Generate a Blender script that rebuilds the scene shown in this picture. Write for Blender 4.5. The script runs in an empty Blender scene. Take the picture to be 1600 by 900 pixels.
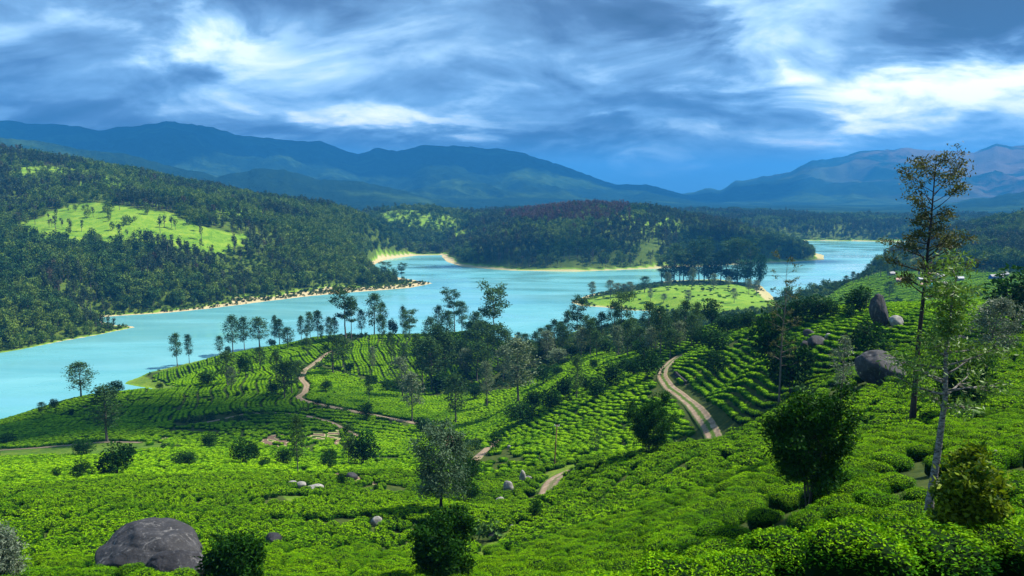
import bpy, math, random
import numpy as np

# ------------------------------------------------------------------ camera
SC = bpy.context.scene
COL = SC.collection
PI = math.pi
CAMZ = 100.0                     # eye height above the lake, metres
FPX = 1256.0                     # focal length in photograph pixels (1600 wide)
PITCH = math.atan(150 / FPX)     # horizon sits at row 300 of 900
cam_d = bpy.data.cameras.new("camera")
cam = bpy.data.objects.new("camera", cam_d)
COL.objects.link(cam)
cam_d.sensor_width = 36.0
cam_d.lens = 36.0 * FPX / 1600
cam_d.clip_start = 0.5
cam_d.clip_end = 60000
cam.location = (0, 0, CAMZ)
cam.rotation_euler = (PI / 2 - PITCH, 0, 0)
SC.camera = cam

# ------------------------------------------------------------------ sky
SUN_AZ = math.radians(74)        # clockwise from the view direction (+Y)
SUN_EL = math.radians(53)
world = bpy.data.worlds.new("World")
SC.world = world
world.use_nodes = True
world.cycles.sampling_method = "MANUAL"
world.cycles.sample_map_resolution = 512


class NT:
    """small helper to write node trees"""
    def __init__(self, tree):
        self.t = tree
        self.n = tree.nodes
        self.n.clear()

    def add(self, kind, **kw):
        node = self.n.new(kind)
        for k, v in kw.items():
            setattr(node, k, v)
        return node

    def link(self, a, b):
        self.t.links.new(a, b)

    def val(self, sock, v):
        if hasattr(v, "is_linked") or hasattr(v, "links"):
            self.link(v, sock)
        else:
            sock.default_value = v

    def math(self, op, a, b=None, c=None, clamp=False):
        m = self.add("ShaderNodeMath", operation=op, use_clamp=clamp)
        self.val(m.inputs[0], a)
        if b is not None:
            self.val(m.inputs[1], b)
        if c is not None:
            self.val(m.inputs[2], c)
        return m.outputs[0]

    def vmath(self, op, a, b=None):
        m = self.add("ShaderNodeVectorMath", operation=op)
        self.val(m.inputs[0], a)
        if b is not None:
            self.val(m.inputs[1], b)
        return m.outputs[0]

    def mix(self, fac, a, b, blend="MIX"):
        m = self.add("ShaderNodeMix", data_type="RGBA", blend_type=blend)
        self.val(m.inputs[0], fac)
        self.val(m.inputs[6], a if not isinstance(a, tuple) else (*a[:3], 1))
        self.val(m.inputs[7], b if not isinstance(b, tuple) else (*b[:3], 1))
        return m.outputs[2]

    def noise(self, vec, scale, detail=4, rough=0.55, dist=0.0):
        m = self.add("ShaderNodeTexNoise")
        if vec is not None:
            self.link(vec, m.inputs["Vector"])
        m.inputs["Scale"].default_value = scale
        m.inputs["Detail"].default_value = detail
        m.inputs["Roughness"].default_value = rough
        m.inputs["Distortion"].default_value = dist
        return m.outputs["Fac"]

    def smooth(self, v, lo, hi):
        m = self.add("ShaderNodeMapRange", interpolation_type="SMOOTHSTEP")
        self.val(m.inputs[0], v)
        m.inputs[1].default_value = lo
        m.inputs[2].default_value = hi
        return m.outputs[0]

    def ramp(self, fac, stops):
        m = self.add("ShaderNodeValToRGB")
        e = m.color_ramp.elements
        while len(e) < len(stops):
            e.new(0.5)
        for el, (p, c) in zip(e, stops):
            el.position = p
            el.color = (*c, 1)
        self.val(m.inputs[0], fac)
        return m.outputs[0]


w = NT(world.node_tree)
out = w.add("ShaderNodeOutputWorld")
bg = w.add("ShaderNodeBackground")
bg.inputs["Strength"].default_value = 0.1
w.link(bg.outputs[0], out.inputs["Surface"])
sky = w.add("ShaderNodeTexSky", sky_type="NISHITA", sun_disc=False)
sky.sun_elevation = SUN_EL
sky.sun_rotation = SUN_AZ
sky.altitude = 1500
tc = w.add("ShaderNodeTexCoord")
d = tc.outputs["Generated"]
sep = w.add("ShaderNodeSeparateXYZ")
w.link(d, sep.inputs[0])
# cloud deck: the view direction cut with a flat layer overhead
zz = w.math("MAXIMUM", sep.outputs[2], 0.0)
den = w.math("ADD", zz, 0.30)
cx = w.math("DIVIDE", sep.outputs[0], den)
cy = w.math("DIVIDE", sep.outputs[1], den)
cmb = w.add("ShaderNodeCombineXYZ")
w.link(cx, cmb.inputs[0])
w.link(cy, cmb.inputs[1])
deck = cmb.outputs[0]
SKY_OFF = (3.1, 7.7, 1.3)
dk = w.vmath("ADD", deck, SKY_OFF)
dk = w.vmath("MULTIPLY", dk, (1.25, 1.60, 1.0))      # drawn out sideways by the wind
n_big = w.noise(dk, 0.75, 3, 0.5, 0.4)
n_mid = w.noise(dk, 2.1, 6, 0.56, 0.5)
n_fine = w.noise(dk, 6.0, 5, 0.6, 0.3)
n_warp = w.noise(w.vmath("ADD", dk, (9.0, 4.0, 2.0)), 2.6, 5, 0.55, 0.3)


az_w = w.math("ADD", w.math("ARCTAN2", sep.outputs[0], sep.outputs[1]), w.math("MULTIPLY_ADD", n_mid, 0.36, -0.18))
el_w = w.math("ADD", w.math("ARCSINE", sep.outputs[2]), w.math("MULTIPLY_ADD", n_warp, 0.12, -0.06))


def patch(u, v, ru, rv):
    """soft elliptical break or belly in the deck, with edges frayed by the noise"""
    da = w.math("DIVIDE", w.math("SUBTRACT", az_w, math.atan((u - 800) / FPX)), ru / FPX)
    de = w.math("DIVIDE", w.math("SUBTRACT", el_w, (300 - v) / FPX), rv / FPX)
    r2 = w.math("ADD", w.math("MULTIPLY", da, da), w.math("MULTIPLY", de, de))
    return w.math("EXPONENT", w.math("MULTIPLY", r2, -1.0))


lum = w.math("MULTIPLY_ADD", n_big, 0.50, 0.155)
lum = w.math("ADD", lum, w.math("MULTIPLY_ADD", n_mid, 0.80, -0.40))
n_under = w.noise(w.vmath("ADD", dk, (0.05, -0.16, 0.0)), 2.1, 6, 0.56, 0.5)
lum = w.math("ADD", lum, w.math("MULTIPLY", w.math("SUBTRACT", n_under, n_mid), -0.5))     # lit tops, dark undersides
lum = w.math("ADD", lum, w.math("MULTIPLY_ADD", n_fine, 0.12, -0.06))
for u_, v_, ru, rv, amt in (
        (400, 90, 75, 48, 0.28), (570, 110, 160, 52, 0.16), (670, 182, 120, 17, 0.36), (470, 45, 60, 40, -0.12),
        (240, 205, 330, 26, -0.26), (850, 226, 240, 22, -0.24), (720, 130, 130, 30, -0.18), (950, 40, 170, 48, -0.22),
        (130, 30, 160, 42, -0.10), (60, 90, 70, 30, 0.12), (1170, 70, 55, 65, 0.16), (1290, 60, 80, 55, 0.26),
        (1510, 68, 150, 40, -0.60), (1460, 162, 200, 38, 0.78), (1060, 150, 150, 30, -0.14), (930, 182, 45, 11, 0.16)):
    lum = w.math("ADD", lum, w.math("MULTIPLY", patch(u_, v_, ru, rv), amt))
cloud = w.ramp(lum, (
    (0.00, (0.050, 0.090, 0.165)),
    (0.20, (0.085, 0.150, 0.270)),
    (0.42, (0.180, 0.325, 0.520)),
    (0.60, (0.390, 0.590, 0.790)),
    (0.78, (0.790, 0.900, 0.970)),
    (1.00, (1.150, 1.170, 1.180))))
cloud10 = w.vmath("MULTIPLY", cloud, (7.8, 7.8, 7.8))
cover = w.smooth(w.math("ADD", n_big, w.math("MULTIPLY", n_mid, 0.5)), 0.35, 0.62)
cover = w.math("MULTIPLY_ADD", cover, 0.25, 0.75)
low = w.smooth(sep.outputs[2], 0.0, 0.055)          # clear blue strip under the deck
lownoise = w.math("MULTIPLY", w.math("SUBTRACT", n_mid, 0.5), 0.06)
low = w.smooth(w.math("ADD", sep.outputs[2], lownoise), 0.020, 0.055)
cover = w.math("MULTIPLY", cover, low)
skyblue = w.mix(1.0, sky.outputs[0], (0.16, 0.30, 0.58), "MULTIPLY")
col = w.mix(cover, skyblue, cloud10)
w.link(col, bg.inputs["Color"])

# ------------------------------------------------------------------ sun
sun_d = bpy.data.lights.new("sun", "SUN")
sun = bpy.data.objects.new("sun", sun_d)
COL.objects.link(sun)
sun_d.energy = 5.0
sun_d.angle = math.radians(1.5)
sun_d.color = (1.0, 0.95, 0.84)
sun.rotation_euler = (PI / 2 - SUN_EL, 0, PI - SUN_AZ)
sun.location = (200, 80, 400)

SC.view_settings.view_transform = "Standard"
SC.view_settings.look = "None"
SC.view_settings.gamma = 1.0
SC.view_settings.use_curve_mapping = False
SC.view_settings.exposure = 0.96
SC.cycles.use_denoising = True
SC.cycles.max_bounces = 8
SC.cycles.diffuse_bounces = 2
SC.cycles.glossy_bounces = 2
SC.cycles.transmission_bounces = 2
SC.cycles.transparent_max_bounces = 8
SC.cycles.volume_bounces = 0
SC.cycles.sample_clamp_indirect = 6.0

rng = np.random.default_rng(7)
random.seed(7)


# ------------------------------------------------------------------ helpers
def ray(u, v):
    """direction through photograph pixel (u, v), world axes"""
    u = np.asarray(u, float)
    v = np.asarray(v, float)
    a, b = (u - 800), (450 - v)
    c, s = math.cos(PITCH), math.sin(PITCH)
    return np.stack([a, FPX * c + b * s, -FPX * s + b * c], -1)


def P(u, v, dist):
    """world point seen at (u, v) at a horizontal distance"""
    r = ray(u, v)
    k = np.asarray(dist, float) / np.hypot(r[..., 0], r[..., 1])
    p = r * k[..., None]
    p[..., 2] += CAMZ
    return p


def lake_pt(u, v):
    r = ray(u, v)
    k = -CAMZ / r[..., 2]
    return (r * k[..., None])[..., :2]


def project(p):
    p = np.asarray(p, float)
    c, s = math.cos(PITCH), math.sin(PITCH)
    x, y, z = p[..., 0], p[..., 1], p[..., 2] - CAMZ
    f = y * c - z * s
    b = y * s + z * c
    f = np.where(f < 0.1, 0.1, f)
    return 800 + FPX * x / f, 450 - FPX * b / f


def hash2(ix, iy, seed):
    h = (ix.astype(np.int64) * 374761393 + iy.astype(np.int64) * 668265263 + seed * 1442695041) & 0xFFFFFFFF
    h = ((h ^ (h >> 13)) * 1274126177) & 0xFFFFFFFF
    h = h ^ (h >> 16)
    return (h & 0xFFFFFF) / float(0xFFFFFF)


def vnoise(x, y, seed=0):
    ix, iy = np.floor(x), np.floor(y)
    fx, fy = x - ix, y - iy
    fx = fx * fx * fx * (fx * (fx * 6 - 15) + 10)
    fy = fy * fy * fy * (fy * (fy * 6 - 15) + 10)
    a, b = hash2(ix, iy, seed), hash2(ix + 1, iy, seed)
    c, dd = hash2(ix, iy + 1, seed), hash2(ix + 1, iy + 1, seed)
    return (a * (1 - fx) + b * fx) * (1 - fy) + (c * (1 - fx) + dd * fx) * fy


def fbm(x, y, octaves=4, seed=0, gain=0.5):
    t, amp, tot = 0.0, 1.0, 0.0
    for o in range(octaves):
        t = t + amp * vnoise(x * 2 ** o + 17.3 * o, y * 2 ** o - 9.1 * o, seed + o)
        tot += amp
        amp *= gain
    return t / tot - 0.5


def smooth01(t):
    t = np.clip(t, 0, 1)
    return t * t * (3 - 2 * t)


def inside(px, py, poly):
    """points in polygon, vectorised"""
    poly = np.asarray(poly, float)
    r = np.zeros(np.shape(px), bool)
    n = len(poly)
    for i in range(n):
        x0, y0 = poly[i]
        x1, y1 = poly[(i + 1) % n]
        if y0 == y1:
            continue
        c = (y0 > py) != (y1 > py)
        r ^= c & (px < (x1 - x0) * (py - y0) / (y1 - y0) + x0)
    return r


def ragged(u, v, x, y, poly, s=30.0, a=16.0):
    """inside(), with an uneven natural edge"""
    return inside(u + a * 2 * fbm(x / s, y / s, 3, 201), v + a * fbm(x / s, y / s, 3, 202), poly)


def seg_dist(px, py, pts, closed=False):
    pts = np.asarray(pts, float)
    n = len(pts)
    best = np.full(np.shape(px), 1e18)
    for i in range(n if closed else n - 1):
        ax, ay = pts[i][:2]
        bx, by = pts[(i + 1) % n][:2]
        vx, vy = bx - ax, by - ay
        t = np.clip(((px - ax) * vx + (py - ay) * vy) / (vx * vx + vy * vy + 1e-9), 0, 1)
        dx, dy = px - ax - t * vx, py - ay - t * vy
        best = np.minimum(best, dx * dx + dy * dy)
    return np.sqrt(best)


def mesh_np(name, verts, faces, mat=None, smooth=False, attrs=None):
    """mesh from arrays; faces is an (n,k) array or a list of such arrays"""
    me = bpy.data.meshes.new(name)
    verts = np.ascontiguousarray(verts, np.float32)
    fl = faces if isinstance(faces, list) else [faces]
    fl = [np.asarray(f, np.int32) for f in fl if len(f)]
    me.vertices.add(len(verts))
    me.vertices.foreach_set("co", verts.ravel())
    if fl:
        idx = np.concatenate([f.ravel() for f in fl])
        cnt = np.concatenate([np.full(len(f), f.shape[1], np.int32) for f in fl])
        start = np.concatenate([[0], np.cumsum(cnt)[:-1]]).astype(np.int32)
        me.loops.add(len(idx))
        me.loops.foreach_set("vertex_index", idx)
        me.polygons.add(len(cnt))
        me.polygons.foreach_set("loop_start", start)
        me.polygons.foreach_set("loop_total", cnt)
        if smooth:
            me.polygons.foreach_set("use_smooth", np.ones(len(cnt), bool))
    for k, a in (attrs or {}).items():
        a = np.asarray(a)
        if a.ndim == 2:
            at = me.attributes.new(k, "FLOAT_VECTOR", "POINT")
            at.data.foreach_set("vector", np.ascontiguousarray(a, np.float32).ravel())
        elif a.dtype.kind in "iu":
            at = me.attributes.new(k, "INT", "POINT")
            at.data.foreach_set("value", a.astype(np.int32))
        else:
            at = me.attributes.new(k, "FLOAT", "POINT")
            at.data.foreach_set("value", a.astype(np.float32))
    me.update(calc_edges=True)
    if mat:
        for m in (mat if isinstance(mat, (list, tuple)) else [mat]):
            me.materials.append(m)
    return me


def link(name, me, parent=None, loc=None, rot=None, scale=None):
    o = bpy.data.objects.new(name, me)
    COL.objects.link(o)
    if parent:
        o.parent = parent
    if loc is not None:
        o.location = loc
    if rot is not None:
        o.rotation_euler = rot
    if scale is not None:
        o.scale = scale
    return o


def tag(o, label=None, cat=None, group=None, kind=None):
    if label:
        o["label"] = label
    if cat:
        o["category"] = cat
    if group:
        o["group"] = group
    if kind:
        o["kind"] = kind
    return o


def material(name):
    m = bpy.data.materials.new(name)
    m.use_nodes = True
    t = NT(m.node_tree)
    o = t.add("ShaderNodeOutputMaterial")
    return m, t, o


def principled(t, out_node, color, rough=0.8, spec=0.3):
    b = t.add("ShaderNodeBsdfPrincipled")
    t.val(b.inputs["Base Color"], color if not isinstance(color, tuple) else (*color, 1))
    t.val(b.inputs["Roughness"], rough)
    b.inputs["Specular IOR Level"].default_value = spec
    t.link(b.outputs[0], out_node.inputs["Surface"])
    return b


def bump(t, bsdf, h, strength, dist):
    b = t.add("ShaderNodeBump")
    b.inputs["Strength"].default_value = strength
    b.inputs["Distance"].default_value = dist
    t.link(h, b.inputs["Height"])
    t.link(b.outputs[0], bsdf.inputs["Normal"])


# ------------------------------------------------------------------ terrain
LAKE_PX = [
    (-420, 730), (-200, 700), (0, 676), (60, 660), (130, 640), (200, 626), (236, 614), (246, 611), (236, 607), (212, 604),
    (194, 600), (196, 596), (214, 590), (232, 582), (300, 566), (360, 552), (430, 541), (500, 531), (600, 525), (700, 524),
    (760, 530), (805, 545), (860, 532), (900, 517), (950, 508), (1000, 508), (1032, 497), (1022, 486), (985, 485), (950, 481),
    (908, 478), (891, 473), (899, 468), (925, 459), (990, 447), (1050, 438), (1120, 436), (1190, 446), (1206, 462), (1226, 480),
    (1262, 482), (1282, 472), (1286, 463), (1310, 449), (1345, 437), (1380, 424), (1420, 410), (1452, 398), (1486, 386), (1462, 379.5),
    (1400, 377.5), (1300, 376.5), (1236, 376), (1226, 382), (1262, 392), (1288, 399), (1288, 406), (1240, 409.5), (1190, 411),
    (1110, 416), (1020, 420), (900, 424.5), (800, 423), (722, 417), (698, 409), (691, 402), (690, 398.5), (650, 399.5), (606, 405), (590, 411),
    (578, 418), (606, 430), (650, 438), (678, 442.5), (640, 450), (556, 456.5), (480, 463), (400, 473), (330, 482), (250, 490),
    (165, 495), (150, 500), (176, 507), (212, 511), (190, 516), (150, 524), (100, 533), (40, 545), (0, 552), (-200, 580), (-420, 610)]
LAKE = lake_pt(*np.array(LAKE_PX, float).T)

CTRL = [
    # the slope under the camera
    (2000, 1000, 8), (1600, 900, 13), (1300, 900, 15.5), (1000, 900, 34), (800, 900, 46), (1505, 893, 17), (1450, 820, 26),
    (1262, 800, 34), (1425, 668, 60), (1600, 700, 40), (1300, 700, 62), (1130, 701, 90), (908, 742, 100), (862, 786, 88),
    (800, 835, 76), (1000, 800, 62), (1200, 760, 46), (1000, 714, 96), (1060, 703, 93), (1900, 700, 34), (1900, 600, 60),
    (1600, 600, 70), (1450, 600, 85), (1378, 600, 92), (1250, 630, 98), (1190, 670, 95), (1200, 560, 150), (1300, 520, 150), (1375, 512, 140),
    (1200, 512, 190), (1300, 490, 178), (1500, 480, 165), (1600, 520, 110), (1600, 490, 150), (1900, 480, 150), (1400, 480, 185),
    # drop to the lake behind it
    (1300, 530, 330), (1200, 540, 360), (1450, 505, 330), (1600, 470, 350), (1250, 505, 470), (1900, 440, 330),
    # road valley and the slope beyond
    (1110, 712, 110), (1112, 694, 126), (1085, 640, 150), (1050, 605, 176), (1034, 580, 196), (1065, 562, 218), (1150, 600, 160), (1110, 640, 142),
    (1000, 720, 112), (900, 700, 150), (950, 650, 170), (850, 720, 140), (850, 640, 205), (900, 600, 235), (960, 560, 270),
    (1000, 545, 290), (1050, 532, 285), (1100, 514, 270), (1160, 500, 262), (1000, 540, 390), (1100, 530, 400), (950, 522, 500), (1120, 505, 520),
    (900, 738, 120), (876, 756, 113), (855, 789, 103), (800, 760, 124), (760, 700, 168), (700, 720, 150), (740, 850, 74),
    (690, 800, 85), (690, 905, 42), (640, 760, 118),
    # lower left slope
    (560, 800, 90), (400, 800, 88), (200, 800, 85), (0, 800, 85), (400, 880, 52), (150, 895, 48), (0, 890, 52), (560, 890, 50),
    (560, 740, 130), (400, 735, 140), (250, 735, 140), (100, 740, 140), (0, 745, 140), (-300, 760, 140), (-300, 850, 80), (-300, 950, 40), (400, 1000, 28), (800, 1050, 22),
    (500, 745, 130), (50, 712, 188), (130, 702, 192), (250, 702, 182), (-300, 715, 200),
    # left ridge
    (60, 682, 235), (150, 672, 230), (250, 672, 225), (0, 662, 290), (60, 642, 300), (130, 622, 310), (200, 613, 318), (290, 602, 325), (-300, 690, 300), (-100, 675, 280),
    # knoll with the contour rows
    (350, 592, 333), (300, 640, 270), (400, 650, 255), (450, 620, 285), (550, 650, 250), (400, 600, 312), (480, 590, 325), (250, 650, 255),
    (300, 575, 385), (350, 565, 395), (260, 592, 385), (228, 600, 392), (300, 668, 235), (430, 692, 202), (350, 700, 190), (480, 702, 188), (240, 608, 372),
    (640, 700, 200), (600, 730, 160), (700, 690, 215), (780, 700, 182), (720, 740, 140), (560, 690, 210),
    (550, 610, 300), (650, 610, 310), (750, 620, 290), (640, 650, 255), (760, 660, 240), (580, 580, 340), (500, 560, 365),
    (480, 575, 345), (470, 615, 292), (550, 540, 395), (620, 525, 430), (490, 530, 425), (430, 548, 415), (380, 556, 405),
    (700, 525, 420), (750, 520, 425), (580, 555, 372), (680, 590, 330), (740, 572, 350), (800, 562, 340), (830, 592, 288),
    (850, 547, 340), (880, 532, 365), (800, 640, 235), (800, 545, 430), (700, 535, 500), (560, 540, 500),
    # peninsula
    (950, 470, 690), (1050, 455, 722), (1100, 450, 740), (1150, 458, 715), (1190, 467, 680), (1010, 470, 690), (1060, 448, 780), (1140, 450, 780),
    # spit with the village on the right
    (1330, 456, 560), (1370, 441, 600), (1400, 433, 640), (1450, 440, 600), (1550, 455, 520), (1600, 470, 400), (1600, 440, 560), (1900, 420, 560),
    (1450, 430, 650), (1560, 431, 640), (1440, 406, 800), (1500, 398, 800), (1550, 378, 900), (1480, 386, 980), (1530, 357, 1100), (1600, 345, 1150), (1900, 310, 1200),
    (1650, 390, 850), (1450, 385, 1300), (1550, 360, 1400),
    # far right wood
    (1300, 348, 1800), (1380, 342, 1850), (1200, 352, 1780), (1290, 372, 1665), (1450, 350, 1800), (1600, 345, 1850),
    # middle hill
    (900, 330, 1350), (1000, 332, 1300), (850, 337, 1350), (1080, 353, 1250), (1150, 370, 1230), (1240, 388, 1220), (1000, 360, 1150), (900, 368, 1150),
    (800, 365, 1200), (740, 388, 1150), (800, 402, 1080), (900, 407, 1050), (1000, 405, 1060), (1100, 397, 1130), (720, 397, 1180), (900, 345, 1750), (1100, 365, 1750), (960, 330, 1330),
    # left hill
    (0, 247, 1150), (100, 260, 1150), (200, 278, 1150), (300, 300, 1150), (400, 321, 1150), (500, 332, 1200), (560, 341, 1250), (-300, 220, 1150),
    (0, 330, 900), (100, 330, 900), (200, 335, 880), (300, 352, 880), (400, 372, 900), (500, 382, 950), (600, 387, 1150), (-300, 320, 880),
    (0, 450, 620), (100, 450, 640), (200, 452, 680), (300, 444, 740), (400, 432, 800), (500, 437, 830), (560, 422, 920), (0, 500, 560), (100, 497, 580), (-300, 480, 560),
    (0, 395, 720), (200, 400, 770), (640, 385, 1380), (0, 300, 1700), (300, 320, 1700),
    (620, 332, 1600), (680, 334, 1600), (720, 352, 1500), (650, 362, 1450), (560, 348, 1550), (760, 350, 1900), (640, 345, 1900), (820, 352, 1900),
]
_c = np.array(CTRL, float)           # third column: distance ahead of the camera
_c[:, 2] *= np.sqrt(1 + ((np.clip(_c[:, 0], -100, 1700) - 800) / FPX) ** 2)
_p = P(_c[:, 0], _c[:, 1], _c[:, 2])
KA, KB = 1.0, 0.7
_th = np.arctan2(_p[:, 0], _p[:, 1]) * KA
_lr = np.log(_c[:, 2]) * KB
_e = (_p[:, 2] - CAMZ) / _c[:, 2]
_n = len(_c)


def _phi(r2):
    return 0.5 * r2 * np.log(r2 + 1e-12)


_A = np.zeros((_n + 3, _n + 3))
_A[:_n, :_n] = _phi((_th[:, None] - _th[None]) ** 2 + (_lr[:, None] - _lr[None]) ** 2) + np.eye(_n) * 2e-5
_A[:_n, _n], _A[:_n, _n + 1], _A[:_n, _n + 2] = 1, _th, _lr
_A[_n:, :_n] = _A[:_n, _n:].T
_W = np.linalg.solve(_A, np.concatenate([_e, [0, 0, 0]]))

RIDGES = [   # distance, depth in front, depth behind, skyline (u, v)
    (6200, 2700, 3500, [(-900, 190), (-200, 196), (0, 189), (100, 195), (150, 202), (270, 190), (330, 198), (370, 211), (440, 217), (500, 221), (545, 238),
                        (560, 240), (590, 232), (620, 236), (660, 226), (760, 231), (820, 238), (870, 257), (960, 287), (1010, 289), (1060, 300), (1110, 318), (1300, 330), (2500, 330)]),
    (3500, 900, 1200, [(-900, 215), (-200, 222), (0, 214), (60, 221), (110, 230), (200, 240), (280, 262), (340, 274), (400, 262), (440, 263), (490, 277), (560, 283),
                       (620, 295), (680, 310), (740, 324), (820, 328), (900, 330), (2500, 340)]),
    (8200, 3300, 4500, [(-900, 330), (900, 330), (1050, 303), (1084, 300), (1103, 292), (1128, 296), (1150, 283), (1234, 270), (1269, 249), (1315, 245), (1340, 236),
                        (1375, 234), (1420, 231), (1467, 234), (1522, 238), (1555, 225), (1600, 226), (1750, 240), (2500, 220)]),
    (4300, 1200, 1500, [(-900, 335), (1150, 330), (1300, 322), (1400, 322), (1480, 318), (1540, 308), (1600, 300), (1800, 285), (2500, 290)]),
    (2550, 450, 700, [(-900, 320), (500, 330), (740, 332), (770, 323), (810, 322), (850, 330), (1000, 333), (1060, 325), (1150, 324), (1230, 329), (1300, 335), (2500, 335)]),
]


def tps(x, y):
    r = np.maximum(np.hypot(x, y), 6.0)
    th = np.arctan2(x, np.maximum(y, 1e-6 + 0 * y)) * KA
    lr = np.log(np.clip(r, 6, 2100)) * KB
    o = np.zeros(x.shape)
    fx, fy, fo = th.ravel(), lr.ravel(), o.ravel()
    for s in range(0, fx.size, 20000):
        a, b = fx[s:s + 20000, None], fy[s:s + 20000, None]
        fo[s:s + 20000] = _phi((a - _th) ** 2 + (b - _lr) ** 2) @ _W[:_n] + _W[_n] + _W[_n + 1] * a[:, 0] + _W[_n + 2] * b[:, 0]
    return CAMZ + fo.reshape(x.shape) * r


def mountains(x, y):
    r = np.hypot(x, y)
    th = np.arctan2(x, y)
    h = 28 + 18 * fbm(x / 500, y / 500, 3, 5)
    for k, (d0, fr, bk, line) in enumerate(RIDGES):
        ln = np.array(line, float)
        rr = ray(ln[:, 0], ln[:, 1])
        tl, el = np.arctan2(rr[:, 0], rr[:, 1]), rr[:, 2] / np.hypot(rr[:, 0], rr[:, 1])
        e = np.interp(th, tl, el)
        top = CAMZ + e * d0 + (9 * (vnoise(th * 60, th * 0, 3 + k) - 0.5) + 5 * (vnoise(th * 220, th * 0, 13 + k) - 0.5)) * d0 / 3500
        sx, sy = th * d0 / 900.0, r / 900.0
        spur = 1 - np.abs(2 * fbm(sx * 1.3 + 0.3 * sy, sy * 0.8, 5, 40 + k, 0.55)) * 2.2      # ridged spurs running down
        t = np.where(r < d0, 1 - (d0 - r) / fr, 1 - (r - d0) / bk)
        t = np.clip(t, 0, 1)
        shape = t ** 1.25 * (1 + 0.9 * (1 - t) * (spur - 0.55))
        h = np.maximum(h, 28 + (top - 28) * np.clip(shape, 0, 1))
    return h


def height(x, y):
    x = np.asarray(x, float)
    y = np.asarray(y, float)
    r = np.hypot(x, y)
    near = tps(x, y)
    near = near + np.clip(r / 900, 0.0, 1) * 9 * fbm(x / 90, y / 90, 4, 11) * smooth01((r - 450) / 300) + 0.5 * fbm(x / 9, y / 9, 2, 3) * smooth01((200 - r) / 100)
    far = mountains(x, y)
    wf = smooth01((r - 1750) / 350)
    h = near * (1 - wf) + far * wf
    sd = seg_dist(x, y, LAKE, True)
    ins = inside(x, y, LAKE)
    sd = np.where(ins, -sd, sd) + 3.0 * fbm(x / 22, y / 22, 3, 21) * np.clip(r / 700, 0.3, 1)
    wl = smooth01((sd - 6) / 34)
    beach = np.where(sd > 0, 0.055 * sd, 0.12 * np.maximum(sd, -60))
    land = np.maximum(h, 1.6 + 0.02 * np.clip(sd, 0, 100))
    return np.where(sd > 0, beach * (1 - wl) + land * wl, beach), sd


# height lookup on a polar table, used to drop things on the ground
TT = np.linspace(-0.9, 0.9, 660)
RR = np.geomspace(5, 2150, 780)
_gt, _gr = np.meshgrid(TT, RR, indexing="ij")
GX, GY = _gr * np.sin(_gt), _gr * np.cos(_gt)
GZ, GSD = height(GX, GY)


def _lookup(tab, x, y):
    th, r = np.arctan2(x, y), np.hypot(x, y)
    a = np.clip((th - TT[0]) / (TT[1] - TT[0]), 0, len(TT) - 1.001)
    b = np.clip(np.log(np.maximum(r, 5) / 5) / math.log(RR[1] / RR[0]), 0, len(RR) - 1.001)
    i, j = a.astype(int), b.astype(int)
    f, g = a - i, b - j
    return (tab[i, j] * (1 - f) + tab[i + 1, j] * f) * (1 - g) + (tab[i, j + 1] * (1 - f) + tab[i + 1, j + 1] * f) * g


def gz(x, y):
    return _lookup(GZ, np.asarray(x, float), np.asarray(y, float))


def gsd(x, y):
    return _lookup(GSD, np.asarray(x, float), np.asarray(y, float))


def ground(u, v, rmin=6.0, rmax=2050.0):
    """where the ray through (u, v) first meets the ground beyond rmin"""
    r = ray(float(u), float(v))
    k = 1 / math.hypot(r[0], r[1])
    t = np.geomspace(rmin, rmax, 5000)
    x, y, z = r[0] * k * t, r[1] * k * t, CAMZ + r[2] * k * t
    hit = np.nonzero(z <= gz(x, y))[0]
    if len(hit) == 0:
        return None
    i = hit[0]
    return np.array([x[i], y[i], float(gz(x[i:i + 1], y[i:i + 1])[0])])


# ------------------------------------------------------------------ ground material
def mat_ground():
    m, t, o = material("soil_and_grass")
    geo = t.add("ShaderNodeNewGeometry")
    pos = geo.outputs["Position"]
    a = t.add("ShaderNodeAttribute", attribute_name="cover")     # 0 soil, 1 grass, 2 sand
    c = a.outputs["Fac"]
    n1 = t.noise(pos, 0.9, 6, 0.6)
    n2 = t.noise(pos, 0.07, 6, 0.68, 0.5)
    soil = t.ramp(n1, ((0.3, (0.012, 0.016, 0.006)), (0.7, (0.030, 0.034, 0.012))))
    grass = t.ramp(t.math("ADD", t.math("MULTIPLY", n1, 0.5), t.math("MULTIPLY", n2, 0.5)),
                   ((0.30, (0.025, 0.090, 0.006)), (0.42, (0.070, 0.170, 0.010)), (0.52, (0.150, 0.260, 0.016)), (0.66, (0.270, 0.330, 0.035))))
    sand = t.ramp(n1, ((0.3, (0.34, 0.27, 0.13)), (0.7, (0.52, 0.43, 0.25))))
    col = t.mix(t.smooth(c, 0.0, 1.0), soil, grass)
    col = t.mix(t.smooth(c, 1.0, 2.0), col, sand)
    earth = t.ramp(n1, ((0.3, (0.085, 0.055, 0.036)), (0.7, (0.24, 0.155, 0.105))))
    col = t.mix(t.smooth(c, 2.2, 2.8), col, earth)
    b = principled(t, o, col, 0.95, 0.1)
    bump(t, b, n1, 0.6, 0.3)
    return m


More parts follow.
